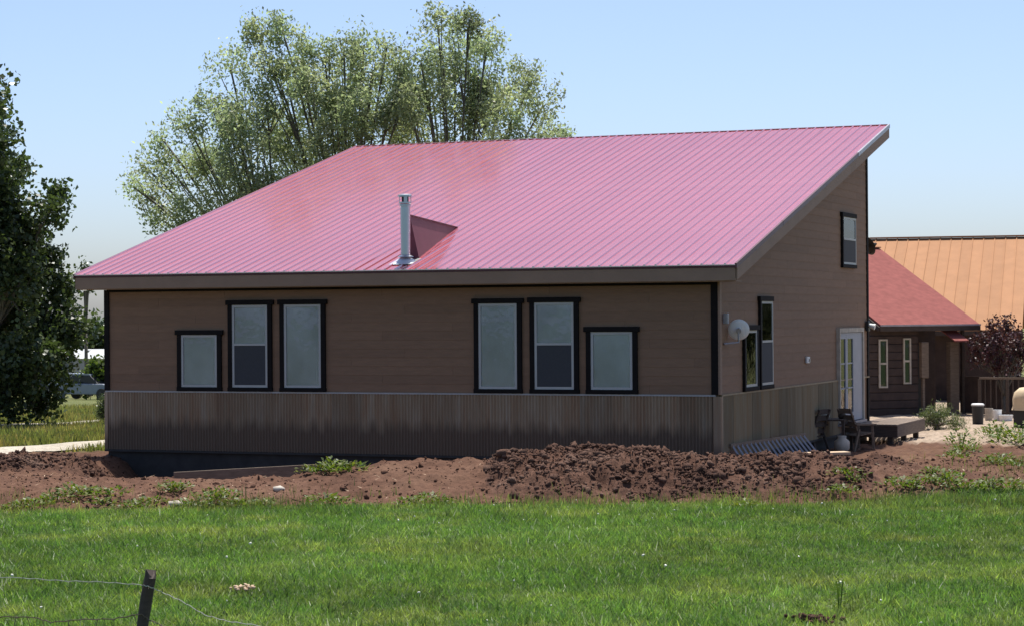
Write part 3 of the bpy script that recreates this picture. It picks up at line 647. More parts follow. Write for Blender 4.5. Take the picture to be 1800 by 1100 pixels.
# ================================================================ neighbouring buildings, right
ph_ = math.radians(-23); ev = r2*math.cos(ph_)-f2*math.sin(ph_); vv_ = r2*math.sin(ph_)+f2*math.cos(ph_)
Rc = at(1722, 571, 66); aze = Rc[2]; wA, qA, sA, agz = 3.56, 5.59, .447, -.33; azp = aze+sA*qA
def ap(l, t, z): q = Rc[:2]-ev*l+vv_*t; return (q[0], q[1], z)
annex = empty('outbuilding', ap(wA/2, qA, agz), 'dark brown outbuilding with a faded red gable roof behind the house', 'outbuilding')
MB().hexa([ap(wA, 0, aze-.03), ap(0, 0, aze-.03), ap(0, qA, azp-.03), ap(wA, qA, azp-.03), ap(wA, 0, aze+.03), ap(0, 0, aze+.03), ap(0, qA, azp+.03), ap(wA, qA, azp+.03)]).build('front_roof', M['annexroof'], annex)
MB().hexa([ap(wA, qA+.01, azp-.03), ap(0, qA+.01, azp-.03), ap(0, 2*qA, aze-.03), ap(wA, 2*qA, aze-.03), ap(wA, qA+.01, azp+.03), ap(0, qA+.01, azp+.03), ap(0, 2*qA, aze+.03), ap(wA, 2*qA, aze+.03)]).build('rear_roof', M['annexroof'], annex)
MB().beam(ap(wA+.02, .0, aze-.09), ap(-.02, .0, aze-.09), .04, .14).build('fascia', M['wood_dark'], annex); MB().beam(ap(wA+.02, -.03, aze+.01), ap(-.02, -.03, aze+.01), .03, .05).build('drip_edge', M['greymetal'], annex)
for l_ in (wA+.02, -.02): MB().beam(ap(l_, .05, aze-.10), ap(l_, qA, azp-.10), .04, .14).build('rake_board', M['wood_dark'], annex)
MB().beam(ap(wA+.01, qA, azp+.05), ap(-.01, qA, azp+.05), .2, .03).build('ridge_cap', M['annexroof'], annex)
WT = .45                                                       # wall plane behind the eave
def ann(x, y):
    n3 = np.array([vv_[0], vv_[1], 0]); p = onplane(x, y, n3, n3[:2]@(Rc[:2]+vv_*WT)); return float((Rc[:2]-p[:2])@ev), p[2]
def abox(mb, l0, l1, t0, t1, z0, z1): return mb.hexa([ap(l0, t0, z0), ap(l1, t0, z0), ap(l1, t1, z0), ap(l0, t1, z0), ap(l0, t0, z1), ap(l1, t0, z1), ap(l1, t1, z1), ap(l0, t1, z1)])
ld0, ld1 = ann(1613, 650)[0], ann(1660, 650)[0]; lw = wA+3.2
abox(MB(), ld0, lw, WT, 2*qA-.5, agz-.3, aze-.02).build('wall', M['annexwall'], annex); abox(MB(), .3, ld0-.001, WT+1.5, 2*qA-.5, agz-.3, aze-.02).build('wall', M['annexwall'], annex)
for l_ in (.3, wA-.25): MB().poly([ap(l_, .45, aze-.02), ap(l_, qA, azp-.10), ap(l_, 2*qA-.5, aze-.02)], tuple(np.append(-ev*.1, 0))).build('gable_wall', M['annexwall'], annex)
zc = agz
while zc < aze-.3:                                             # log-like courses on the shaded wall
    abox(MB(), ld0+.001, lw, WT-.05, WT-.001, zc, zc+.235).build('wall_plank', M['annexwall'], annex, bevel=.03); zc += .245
def awin(px0, px1, py0, py1):
    l0, z1 = ann(px0, py0); l1, z0 = ann(px1, py1); l0, l1 = l1, l0; m_ = MB(); t0, t1 = WT-.10, WT-.052; f_ = .05
    for a in ((l0, l0+f_, z0, z1), (l1-f_, l1, z0, z1), (l0+f_, l1-f_, z0, z0+f_), (l0+f_, l1-f_, z1-f_, z1)): abox(m_, a[0], a[1], t0, t1, a[2], a[3])
    w = m_.build('window', M['stone'], annex); zm = (z0+z1)/2
    abox(MB(), l0+f_, l1-f_, t0-.01, t1, zm-.03, zm+.03).build('meeting_rail', M['stone'], w); abox(MB(), l0+f_, l1-f_, WT-.07, WT-.066, z0+f_, z1-f_).build('pane', M['pane'], w)
    abox(MB(), l0+f_, l1-f_, WT-.062, WT-.056, z0+f_, z1-f_).build('dark_room_panel', M['interior'], w)
awin(1542, 1558, 596, 681); awin(1585, 1599, 594, 674)
l_, z_ = ann(1619, 612); abox(MB(), l_-.14, l_+.12, WT-.22, WT-.055, z_-.9, z_+.2).build('meter_box', M['wood_grey'], annex, bevel=.02)
abox(MB(), l_-.04, l_+.04, WT-.14, WT-.055, agz, z_-.9).build('conduit', M['wood_grey'], annex)
abox(MB(), .2, ld0-.002, WT-.3, WT+1.5, agz-.2, agz+.05).build('porch_floor', M['wood_dark'], annex)
abox(MB(), ld1-.1, ld0-.1, WT+1.42, WT+1.49, agz, agz+2.1).build('door', M['dark'], annex)
l0_, l1_ = ann(1676, 650)[0], ann(1661, 650)[0]; zt_ = ann(1668, 600)[1]
abox(MB(), l0_, l1_, WT-.30, WT-.08, agz-.2, zt_).build('porch_post', M['wood_grey'], annex, bevel=.01)
for px_ in (1684, 1697): l_ = ann(px_, 650)[0]; abox(MB(), l_-.05, l_+.05, WT+.1, WT+.2, agz-.2, aze-.04).build('porch_post', M['wood_dark'], annex, bevel=.01)
MB().hexa([ap(l1_+.15, WT-.75, zt_+.0), ap(l0_-.05, WT-.75, zt_+.0), ap(l0_-.05, WT-.0, zt_+.34), ap(l1_+.15, WT-.0, zt_+.34), ap(l1_+.15, WT-.75, zt_+.04), ap(l0_-.05, WT-.75, zt_+.04), ap(l0_-.05, WT-.0, zt_+.38), ap(l1_+.15, WT-.0, zt_+.38)]).build('porch_hood', M['annexroof'], annex)

# ochre-roofed building
va = math.radians(-7); uv = np.array([math.sin(va), math.cos(va)]); wv_ = np.array([math.cos(va), -math.sin(va)])
Eo = at(1797, 580, 74); so = .45; Ro = 7.67; Lo = 17.; oz = Eo[2]
def op(l, r, z): q = Eo[:2]-wv_*l+uv*r; return (q[0], q[1], z)
og = gh(Eo[0], Eo[1]); ob = empty('ochre_house', op(Lo/2, Ro, og), 'low building with an ochre standing seam metal roof behind the red-roofed outbuilding', 'building')
no = int(Lo/.406)
for i in range(no):
    l0 = i*.406; l1 = l0+.404
    MB().hexa([op(l1, 0, oz-.02), op(l0, 0, oz-.02), op(l0, Ro, oz-.02+so*Ro), op(l1, Ro, oz-.02+so*Ro), op(l1, 0, oz+.012), op(l0, 0, oz+.012), op(l0, Ro, oz+.012+so*Ro), op(l1, Ro, oz+.012+so*Ro)]).build('roof_panel', M['ochre'], ob)
    MB().beam(op(l1+.001, 0, oz+.03), op(l1+.001, Ro, oz+.03+so*Ro), .03, .045).build('seam', M['ochre'], ob)
MB().hexa([op(Lo, Ro+.1, oz-.02+so*Ro), op(0, Ro+.1, oz-.02+so*Ro), op(0, 2*Ro, oz-.05), op(Lo, 2*Ro, oz-.05), op(Lo, Ro+.1, oz+.01+so*Ro), op(0, Ro+.1, oz+.01+so*Ro), op(0, 2*Ro, oz), op(Lo, 2*Ro, oz)]).build('rear_roof', M['ochre'], ob)
MB().beam(op(Lo, Ro, oz+.05+so*Ro), op(-.05, Ro, oz+.05+so*Ro), .34, .05).build('ridge_cap', M['ochre'], ob)
MB().beam(op(Lo, .02, oz-.1), op(-.02, .02, oz-.1), .03, .15).build('fascia', M['wood_dark'], ob)
MB().hexa([op(Lo-.3, .6, og-.3), op(.5, .6, og-.3), op(.5, 2*Ro-.6, og-.3), op(Lo-.3, 2*Ro-.6, og-.3), op(Lo-.3, .6, oz+.1), op(.5, .6, oz+.1), op(.5, 2*Ro-.6, oz+.1), op(Lo-.3, 2*Ro-.6, oz+.1)]).build('wall', M['annexwall'], ob)
MB().poly([op(.4, .6, oz+.1), op(.4, Ro, oz-.1+so*Ro), op(.4, 2*Ro-.6, oz+.1)], tuple(np.append(-wv_*.1, 0))).build('gable_wall', M['annexwall'], ob)

# porch railing with purple shrub behind, pots and bin
def gz2(p): return gh(p[0], p[1])
ra, rb = at(1722, 664, 64.5), at(1830, 660, 63.5)
rl = empty('porch_railing', (ra[0], ra[1], gz2(ra)), 'dark porch railing in front of the purple-leaved shrub', 'railing')
zt = ra[2]; MB().beam((ra[0], ra[1], zt), (rb[0], rb[1], zt), .10, .06).build('top_rail', M['wood_grey'], rl)
MB().beam((ra[0], ra[1], agz+.12), (rb[0], rb[1], agz+.12), .08, .06).build('bottom_rail', M['wood_dark'], rl)
for i in range(12):
    t = i/11; p = ra*(1-t)+rb*t; w_ = .09 if i in (0, 5, 11) else .035; MB().box(p[0]-w_/2, p[0]+w_/2, p[1]-w_/2, p[1]+w_/2, agz-(.2 if w_ > .05 else -.1), zt-.03).build('baluster' if w_ < .05 else 'post', M['wood_dark'], rl)
pk = empty('porch', (ra[0], ra[1], agz), 'dark board-clad porch base below the purple-leaved shrub', 'porch')
sa, sb = at(1688, 700, 66.6), at(1845, 700, 65.2)
for i in range(26):
    t = i/26; p = sa*(1-t)+sb*t; q = sa*(1-t-.0375)+sb*(t+.0375); MB().beam((p[0], p[1], agz+.42), (q[0], q[1], agz+.42), .03, 1.5).build('skirt_board', M['annexwall'], pk)
def shrub(name, label, lobes, mat, base, cat='shrub', group=None, **kw): t = tree(name, label, base, lobes, mat, group=group, **kw); t['category'] = cat; return t
pb = at(1765, 735, 65.5)
shrub('purple_shrub', 'purple-leaved shrub growing behind the porch railing', plobes([(1720, 625, 20), (1735, 595, 20), (1760, 600, 26), (1790, 605, 28), (1750, 640, 24), (1785, 640, 26), (1745, 574, 8), (1770, 572, 9), (1815, 615, 26), (1715, 600, 10)], 65.5, .5), M['leaf_purple'], (pb[0], pb[1], gz2(pb)), clump=.22, per=42, dens=24, size=.10, asp=.6, fork=.2, trunk_r=.05)
def pot(px, py, h, r, mat, name, label, d, lid=None, group=None, cat='pot'):
    p = at(px, py, d); g_ = gz2(p); t = empty(name, (p[0], p[1], g_), label, cat, group)
    MB().lathe((p[0], p[1], g_), [(.001, -.02), (r*.85, -.02), (r*.9, h*.1), (r, h*.95), (r*1.05, h*.96), (r*1.05, h), (r*.92, h), (r*.9, h*.9), (.001, h*.88)], 18).build('body', mat, t)
    if lid: MB().lathe((p[0], p[1], g_+h), [(.001, .05), (r*.9, .045), (r*1.1, .02), (r*1.1, -.02), (.001, -.01)], 18).build('lid', lid, t)
pot(1719, 742, .56, .165, M['dark'], 'trash_can', 'black bin with a pale lid at the edge of the gravel', 60.2, M['white'], cat='bin')
pot(1753, 715, .30, .13, M['white'], 'flower_pot', 'white flower pot under the porch railing', 62.5)
pot(1768, 722, .16, .2, M['white'], 'basin', 'low white basin under the porch railing', 62.2, cat='basin')
pot(1738, 712, .34, .12, M['stone'], 'flower_pot', 'stone coloured flower pot under the porch railing', 62.8)
# covered barbecue at the right edge
bp = at(1797, 748, 58.5); bg = gz2(bp); bq = empty('covered_grill', (bp[0], bp[1], bg), 'tan canvas cover over a black cart on the gravel', 'grill')
MB().box(bp[0]-.2, bp[0]+.6, bp[1]-.25, bp[1]+.35, bg, bg+.52).build('cart', M['dark'], bq, bevel=.02)
MB().lathe((bp[0]+.2, bp[1]+.05, bg+.48), [(.50, 0), (.46, .12), (.47, .3), (.42, .48), (.28, .6), (.001, .64)], 14).build('cover', M['tan'], bq, True)
# sage shrub by the deck
sp_ = at(1648, 752, 57.5)
shrub('sage_shrub', 'soft grey-green shrub growing beside the wooden deck', plobes([(1635, 735, 17), (1655, 730, 19), (1675, 738, 14), (1620, 742, 9), (1650, 745, 14), (1688, 746, 8)], 57.5, .3), M['leaf_sage'], (sp_[0], sp_[1], gz2(sp_)), clump=.14, per=70, dens=70, size=.09, asp=.16, twig=False, fork=.1, trunk_r=.03, droop=-.9)
# wooden deck by the french door
dk0 = (GX+.06, 11.2); dk1 = (GX+1.15, 14.5); dkz = .17
deck = empty('wooden_deck', ((dk0[0]+dk1[0])/2, (dk0[1]+dk1[1])/2, -.3), 'low wooden deck with grey boards outside the glazed door', 'deck')
nb = 11
for i in range(nb):
    x = dk0[0]+(dk1[0]-dk0[0])*i/nb; MB().box(x, x+(dk1[0]-dk0[0])/nb-.012, dk0[1], dk1[1], dkz-.035, dkz).build('deck_board', M['wood_grey'], deck)
MB().box(dk0[0], dk1[0]-.01, dk0[1]+.02, dk0[1]+.06, dkz-.30, dkz-.037).build('rim_board', M['wood_dark'], deck)
MB().box(dk1[0]-.05, dk1[0]-.008, dk0[1]+.061, dk1[1], dkz-.30, dkz-.037).build('rim_board', M['wood_grey'], deck)
for x in (dk0[0]+.1, dk1[0]-.2):
    for y in (dk0[1]+.15, (dk0[1]+dk1[1])/2, dk1[1]-.2): MB().box(x-.06, x+.06, y-.06, y+.06, -.75, dkz-.037).build('support_post', M['wood_dark'], deck)
# slatted rail section leaning at the gable
ta = np.array([GX+.06, .95, .26]); tb = at(1415, 763, 45.2); ba = np.array([ta[0]+.42, ta[1]-.05, gh(ta[0]+.42, ta[1])+.03]); bb = np.array([tb[0]+.42, tb[1]+.0, 0]); bb[2] = gh(bb[0], bb[1])+.03
rs = empty('rail_section', tuple((ba+bb)/2), 'grey slatted rail section leaning by the gable skirting', 'railing')
MB().beam(ta, tb, .05, .06).build('top_rail', M['wood_grey'], rs); MB().beam(ba, bb, .05, .06).build('bottom_rail', M['greymetal'], rs)
for i in range(18):
    t = (i+.5)/18; MB().beam(ta*(1-t)+tb*t, ba*(1-t)+bb*t, .035, .035, (1, .3, 0)).build('slat', M['greymetal'], rs)
# pale planks on the dirt
def plank(px0, py0, px1, py1, w, th, label, zo=.04):
    p = at(px0, py0, 39.7); q = at(px1, py1, 39.9)                 # resting on the crest of the low clod ridge
    o_ = MB().beam(p, q, w, th).build('plank', M['wood_pale'], None, bevel=.004); tag(o_, label, 'plank'); return o_
plank(1418, 797, 1490, 795, .30, .05, 'long pale plank lying flat on the dirt below the rail section', .12)
plank(1391, 801, 1411, 800, .35, .09, 'short pale wood block lying on the dirt by the rail section', .12)
# form board in the trench
fa, fb_ = at(306, 829, 39.9), at(556, 815, 41.6)
tag(MB().beam(fa-np.array([0, 0, .19]), fb_-np.array([0, 0, .19]), .045, .38).build('form_board', M['wood_grey'], None, bevel=.004), 'long grey form board standing on edge in the trench', 'board')

# chairs, table, clutter by the gable
def chair(name, label, pos, rz, mat, group=None):
    t = empty(name, (pos[0], pos[1], pos[2]), label, 'chair', group); c, s = math.cos(rz), math.sin(rz)
    def L(x, y, z): return (pos[0]+x*c-y*s, pos[1]+x*s+y*c, pos[2]+z)
    for sx in (-.26, .26):
        MB().beam(L(sx, -.24, -.03), L(sx*.92, -.22, .58), .05, .05).build('leg', mat, t); MB().beam(L(sx*1.02, .34, -.03), L(sx*.9, .16, .50), .05, .05).build('leg', mat, t)
        MB().beam(L(sx*1.08, -.28, .60), L(sx*1.0, .28, .60), .09, .03).build('armrest', mat, t); MB().beam(L(sx*.85, .16, .36), L(sx*.8, .40, .95), .05, .03).build('back_post', mat, t)
    for k in range(5): MB().beam(L(-.24, -.24+k*.105, .40-k*.012), L(.24, -.24+k*.105, .40-k*.012), .09, .022).build('seat_slat', mat, t)
    for k in range(4): MB().beam(L(-.23, .20+k*.055, .47+k*.145), L(.23, .20+k*.055, .47+k*.145), .022, .11).build('back_slat', mat, t)
    MB().beam(L(-.24, -.22, .34), L(.24, -.22, .34), .03, .08).build('apron', mat, t)
    return t
def onG(px, d): p = at(px, 780, d); return (p[0], p[1], gh(p[0], p[1]))
chair('armchair', 'weathered wooden armchair on bare ground in front of the deck', onG(1508, 48.6), 2.5, M['wood_grey'])
chair('armchair', 'dark wooden armchair in shade against the corrugated gable skirting', onG(1424, 48.2), -1.9, M['wood_dark'])
tb_ = onG(1462, 48.6); tt = empty('garden_table', tb_, 'dark wooden garden table standing between the two armchairs', 'table')
for k in range(6): MB().box(tb_[0]-.40+k*.135, tb_[0]-.40+k*.135+.125, tb_[1]-.45, tb_[1]+.45, tb_[2]+.70, tb_[2]+.73).build('top_slat', M['wood_dark'], tt)
for sx in (-.36, .36):
    for sy in (-.4, .4): MB().box(tb_[0]+sx-.03, tb_[0]+sx+.03, tb_[1]+sy-.03, tb_[1]+sy+.03, tb_[2]-.05, tb_[2]+.70).build('leg', M['wood_dark'], tt)
    MB().box(tb_[0]+sx-.015, tb_[0]+sx+.015, tb_[1]-.37, tb_[1]+.37, tb_[2]+.62, tb_[2]+.70).build('apron', M['wood_dark'], tt)
def jar(x, y, z, r, h, mat, name, label): o_ = MB().lathe((x, y, z), [(.001, -.004), (r*.7, -.004), (r, h*.25), (r, h*.65), (r*.55, h*.85), (r*.6, h), (.001, h)], 14).build(name, mat, None, True); tag(o_, label, 'pot')
jar(tb_[0]-.1, tb_[1]-.2, tb_[2]+.735, .11, .2, M['stone'], 'clay_jar', 'stone grey jar standing on the garden table')
jar(tb_[0]+.22, tb_[1]+.1, tb_[2]+.735, .09, .14, M['wood_dark'], 'clay_jar', 'squat dark brown jar standing on the garden table')
bq_ = onG(1480, 47.6); jar(bq_[0], bq_[1], bq_[2]-.01, .17, .36, M['stone'], 'clay_jar', 'grey jar standing on the ground between table and armchair')

# ================================================================ spoil heaps and clods
def heap(name, label, ca, cd_, ra_, rd_, prof, seed, mat):
    na_, nd_ = int(ra_*2/.045), int(rd_*2/.045); V = []; u = np.linspace(-1, 1, na_); v = np.linspace(-1, 1, nd_); U, Vv = np.meshgrid(u, v)
    x, y = xy(ca+U*ra_, cd_+Vv*rd_); w = fbm(x*1.2, y*1.2, 4, seed)-.47
    crest = np.interp(ca+U*ra_, *prof); rr = np.abs(Vv)+w*.35
    hgt = crest*np.clip(1-sstep(.05, 1., rr), 0, 1)*(1+w*.5)-.05*(np.maximum(np.abs(U), np.abs(Vv)) > .97)
    hgt = hgt*sstep(1, .8, np.abs(U)+w*.15)
    rough_ = (fbm(x*3.1, y*3.1, 4, seed+3)-.47)*.30+np.maximum(vnoise(x*6, y*6, seed+9)-.55, 0)*.18+(vnoise(x*15, y*15, seed+12)-.5)*.07
    hgt = hgt+rough_*sstep(0, .12, hgt)-.03
    z = height(x, y)+hgt
    i_ = np.arange(na_*nd_).reshape(nd_, na_); q = np.stack([i_[:-1, :-1], i_[:-1, 1:], i_[1:, 1:], i_[1:, :-1]], -1).reshape(-1, 4)
    o_ = raw(name, np.stack([x, y, z], -1).reshape(-1, 3), q, mat, smooth=False); tag(o_, label, 'dirt pile'); return (x, y, z, hgt)
pa = lambda px, d=37.8: (px-900)/F*d
h1 = heap('dirt_pile', 'large heap of dark brown clods dug up in front of the house corner', pa(1200), 37.6, 3.75, 2.6, ([pa(838), pa(862), pa(890), pa(930), pa(1000), pa(1060), pa(1130), pa(1190), pa(1240), pa(1300), pa(1400), pa(1500), pa(1570)], [.02, .12, .19, .25, .31, .33, .31, .25, .18, .15, .12, .08, .01]), 101, M['soil'])
h2 = heap('dirt_pile', 'low ragged heap of dark clods beside the low end of the house', pa(70, 42.5), 42.6, 1.9, 1.9, ([pa(-90, 42.5), pa(0, 42.5), pa(60, 42.5), pa(110, 42.5), pa(180, 42.5)], [.14, .20, .24, .16, .10]), 151, M['soil'])
h3 = heap('dirt_pile', 'long low ridge of loose clods in front of the rail section and chairs', pa(1420, 39.5), 39.5, 2.2, 1.6, ([pa(1230, 39.5), pa(1300, 39.5), pa(1450, 39.5), pa(1560, 39.5), pa(1620, 39.5)], [.12, .16, .10, .12, .02]), 171, M['soil'])
import itertools
ph = (1+5**.5)/2
ICO_V = np.array([(-1, ph, 0), (1, ph, 0), (-1, -ph, 0), (1, -ph, 0), (0, -1, ph), (0, 1, ph), (0, -1, -ph), (0, 1, -ph), (ph, 0, -1), (ph, 0, 1), (-ph, 0, -1), (-ph, 0, 1)])/math.hypot(1, ph)
ICO_F = np.array([(0,11,5),(0,5,1),(0,1,7),(0,7,10),(0,10,11),(1,5,9),(5,11,4),(11,10,2),(10,7,6),(7,1,8),(3,9,4),(3,4,2),(3,2,6),(3,6,8),(3,8,9),(4,9,5),(2,4,11),(6,2,10),(8,6,7),(9,8,1)])
def clods(name, P, R, mat, label, cat):
    n = len(P); V = ICO_V[None]*(1+RNG.normal(size=(n, 12, 1))*.26)*(R[:, None, None]*(.55+.75*RNG.random((n, 1, 3))))
    e1, e2 = frames(n); e3 = np.cross(e1, e2); V = V[:, :, :1]*e1[:, None]+V[:, :, 1:2]*e2[:, None]+V[:, :, 2:]*e3[:, None]+P[:, None, :]
    Fq = (ICO_F[None]+(np.arange(n)*12)[:, None, None]).reshape(-1, 3)
    tag(raw(name, V.reshape(-1, 3), Fq, mat), label, cat, kind='stuff')
CP = []
for (x, y, z, h_), k in ((h1, 22000), (h2, 6000), (h3, 3000)):
    w = (np.clip(h_, 0, .2)*np.clip((fbm(x*1.3, y*1.3, 3, 210)-.36)*5, .22, 1)).ravel(); s = RNG.choice(len(w), k, p=w/w.sum()); CP.append(np.stack([x.ravel()[s], y.ravel()[s], z.ravel()[s]], -1)+RNG.normal(size=(k, 3))*np.array([.03, .03, .0]))
CP = np.concatenate(CP); CRad = np.clip(RNG.lognormal(-4.3, .66, len(CP)), .006, .085)
clods('soil_clods', CP, CRad, M['clod'], 'dark crumbly clods of soil covering the heaps', 'soil clods')
a_ = RNG.uniform(-12, 12, 26000); d_ = RNG.uniform(34.6, 46, 26000); x_, y_ = xy(a_, d_); k_ = dirtmask(x_, y_)*(.25+fbm(x_*.8, y_*.8, 3, 77)) > RNG.random(26000)
inside = (x_ > G-.1) & (x_ < GX+.1) & (y_ > O-.1); k_ &= ~inside
x_, y_ = x_[k_], y_[k_]; clods('soil_crumbs', np.stack([x_, y_, height(x_, y_)], -1), np.clip(RNG.lognormal(-4.35, .55, len(x_)), .006, .06), M['soil'], 'reddish soil crumbs scattered over the bare ground', 'soil crumbs')
for px, py, r, lab in ((1010-520, 862, .10, 'pale stone lying on the bare berm'), (312, 890, .14, 'tan stone at the lawn edge among the weeds'), (1330, 806, .1, 'pale stone on the ridge before the rail section')):
    p = gpt(px, py); v = ICO_V*(1+RNG.normal(size=(12, 1))*.12)*np.array([r*1.3, r, r*.6])+np.array([p[0], p[1], gh(p[0], p[1])+r*.25])
    tag(raw('stone', v, ICO_F, M['stone']), lab, 'stone')

# ================================================================ grass and weeds
def blades(name, x, y, h, w, mat, label, tint, lean=.55):
    n = len(x); z = height(x, y); th = RNG.random(n)*2*np.pi; dx, dy = np.cos(th), np.sin(th); lh = RNG.random(n)*2*np.pi; ln = h*lean*RNG.random(n)
    b = np.stack([x, y, z-.01], -1); sd_ = np.stack([dx, dy, 0*dx], -1)*(w/2)[:, None]; tipo = np.stack([np.cos(lh)*ln, np.sin(lh)*ln, h], -1)
    V = np.stack([b-sd_, b+sd_, b+tipo+sd_*.25, b+tipo-sd_*.25], 1).reshape(-1, 3)
    return tag(raw(name, V, np.arange(4*n).reshape(n, 4), mat, cols=np.repeat(tint, 4, 0)), label, 'grass', kind='stuff')
def gtint(x, y, n):
    p = fbm(x*.45, y*.45, 4, 90)[:, None]; q = fbm(x*1.7, y*1.7, 3, 95)[:, None]; c = vnoise(x*6, y*6, 97)[:, None]; w = fbm(x*.9+3, y*.9, 4, 99)[:, None]
    t = np.clip(.35+.9*p+.45*c, .4, 1.7)*(1+RNG.normal(size=(n, 1))*.25); yl = np.clip((q-.36)*2.6, 0, 1)*.7+(RNG.random((n, 1)) > .93)*.9+np.clip((w-.51)*6, 0, 1)*.9
    return np.clip(t*np.concatenate([1+yl*.85, 1+yl*.30, 1+yl*.55], 1), .22, 3.2)
NB = 600000; u = RNG.random(NB); d_ = 15+(36.6-15)*u**.85; a_ = RNG.uniform(-1, 1, NB)*(d_*.30+1.6); x_, y_ = xy(a_, d_); k_ = (1-dirtmask(x_, y_)) > RNG.random(NB)**.6
x_, y_, d_ = x_[k_], y_[k_], d_[k_]; n_ = len(x_); pt = fbm(x_*.6, y_*.6, 3, 120)
blades('lawn_grass', x_, y_, (.022+.055*RNG.random(n_)+.07*RNG.random(n_)**8)*(.45+pt*1.15), .008+.012*RNG.random(n_), M['grass'], 'short bright green lawn grass in front of the dug soil', gtint(x_, y_, n_), 1.5)
NT = 1500; u = RNG.random(NT); d_ = 15+20*u**.85; a_ = RNG.uniform(-1, 1, NT)*(d_*.29+.6); x_, y_ = xy(a_, d_); k_ = fbm(x_*.5, y_*.5, 3, 130) > .42; x_, y_ = np.repeat(x_[k_], 16), np.repeat(y_[k_], 16); n_ = len(x_)
x_ = x_+RNG.normal(size=n_)*.035; y_ = y_+RNG.normal(size=n_)*.035; tc_ = np.repeat(.5+1.1*RNG.random((n_//16, 1)), 16, 0)
blades('grass_tufts', x_, y_, .05+.10*RNG.random(n_), .008+.010*RNG.random(n_), M['grass'], 'longer tufts of mixed grass standing in the lawn', gtint(x_, y_, n_)*tc_*np.array([.95, 1, 1.1]), .9)
# thin, longer grass over the dirt edge and at right
NB = 110000; a_ = RNG.uniform(-12, 14, NB); d_ = RNG.uniform(34.2, 47, NB); x_, y_ = xy(a_, d_); pr = (sstep(37.0, 34.8, d_)*.8+sstep(6, 11, a_)*.35*sstep(47, 42, d_))*np.clip((fbm(x_*1.1, y_*1.1, 3, 140)-.36)*3, 0, 1)
k_ = pr > RNG.random(NB); x_, y_ = x_[k_], y_[k_]; n_ = len(x_)
blades('rough_grass', x_, y_, .06+.14*RNG.random(n_), .010+.010*RNG.random(n_), M['grass'], 'thin rough grass along the edge of the bare soil', gtint(x_, y_, n_)*np.array([1.15, .85, 1.2]))
NB = 90000; d_ = 48+42*RNG.random(NB)**1.4; a_ = RNG.uniform(-.36, -.15, NB)*d_; x_, y_ = xy(a_, d_); k_ = (1-dirtmask(x_, y_)) > RNG.random(NB); x_, y_ = x_[k_], y_[k_]
for s_, e_, w_ in (((0, 791), (187, 781), 2.5), ((50, 748), (187, 742), 1.7)):
    p = gpt(*s_)[:2]; q = gpt(*e_)[:2]; t = (q-p)/np.linalg.norm(q-p); dist = np.abs((x_-p[0])*-t[1]+(y_-p[1])*t[0]); k_ = dist > w_/2+.05; x_, y_ = x_[k_], y_[k_]
n_ = len(x_); blades('field_grass', x_, y_, .05+.16*RNG.random(n_), .02+.02*RNG.random(n_), M['grass'], 'dry yellow-green field grass beside the pale roads', gtint(x_, y_, n_)*np.array([1.55, 1.0, 1.5]))
NB = 900; a_ = RNG.uniform(-11, 11, NB); d_ = RNG.uniform(34.4, 40, NB); x_, y_ = xy(a_, d_); k_ = dirtmask(x_, y_) > .5; x_, y_ = x_[k_], y_[k_]; n_ = len(x_)
tag(blades('straw_litter', x_, y_, .02+.03*RNG.random(n_), .012+.012*RNG.random(n_), M['wood_pale'], 'pale straw bits lying on the bare soil', np.ones((n_, 3)), 5.), None, 'straw')
# white flower heads dotted over the lawn
n_ = 60; d_ = RNG.uniform(20, 35.2, n_); a_ = RNG.uniform(-1, 1, n_)*d_*.26; x_, y_ = xy(a_, d_); z_ = height(x_, y_)+.07+.05*RNG.random(n_)
clods('seed_heads', np.stack([x_, y_, z_], -1), np.full(n_, .013)*(.5+RNG.random(n_)), M['flower'], 'tiny white seed heads dotted over the lawn', 'flowers')
def weed_mesh(nl, h, spread, lw, seed):
    rg = np.random.default_rng(seed); V = []; Q = []; C_ = []
    for i in range(nl):
        th = rg.random()*6.283; r = spread*rg.random()**.6; bx_, by_ = r*math.cos(th), r*math.sin(th); zc_ = h*rg.random()**.8*(1-.5*r/spread); L = lw*(1.2+rg.random()); az = th+rg.normal()*.8; el = rg.uniform(-.2, .9)
        t = np.array([math.cos(az)*math.cos(el), math.sin(az)*math.cos(el), math.sin(el)]); s = np.array([-math.sin(az), math.cos(az), rg.normal()*.3]); c = np.array([bx_, by_, zc_+.02]); nrm = np.cross(t, s)*lw*.12
        b = len(V); V += [c, c+t*L*.5+s*lw*.42+nrm, c+t*L, c+t*L*.5-s*lw*.42+nrm]; Q.append((b, b+1, b+2, b+3)); v = .6+.9*rg.random(); C_ += [(v*(1+.5*rg.random()**2), v, v*.9)]*4
    for i in range(max(3, nl//14)):
        th = rg.random()*6.283; r = spread*.7*rg.random(); b = len(V); p = np.array([r*math.cos(th), r*math.sin(th), h*.8]); s = np.array([.006, .003, 0]); V += [np.array([r*.2, 0, -.04])-s, np.array([r*.2, 0, -.04])+s, p+s, p-s]; Q.append((b, b+1, b+2, b+3)); C_ += [(.8, .9, .7)]*4
    me_o = raw('weed_plant', np.array(V), np.array(Q), M['leaf_weed'], cols=np.array(C_)); me = me_o.data; bpy.data.objects.remove(me_o); return me
WM = [weed_mesh(110, .26, .26, .055, 1), weed_mesh(90, .16, .34, .06, 2), weed_mesh(150, .40, .30, .05, 3), weed_mesh(70, .12, .20, .045, 4)]
def weed(px, py, k, sc, label, group=None):
    p = gpt(px, py); o_ = bpy.data.objects.new('weed_plant', WM[k]); COL.objects.link(o_); o_.location = (p[0], p[1], gh(p[0], p[1])-.01); o_.scale = (sc,)*3; o_.rotation_euler.z = random.random()*6.28; tag(o_, label, 'weed', group)
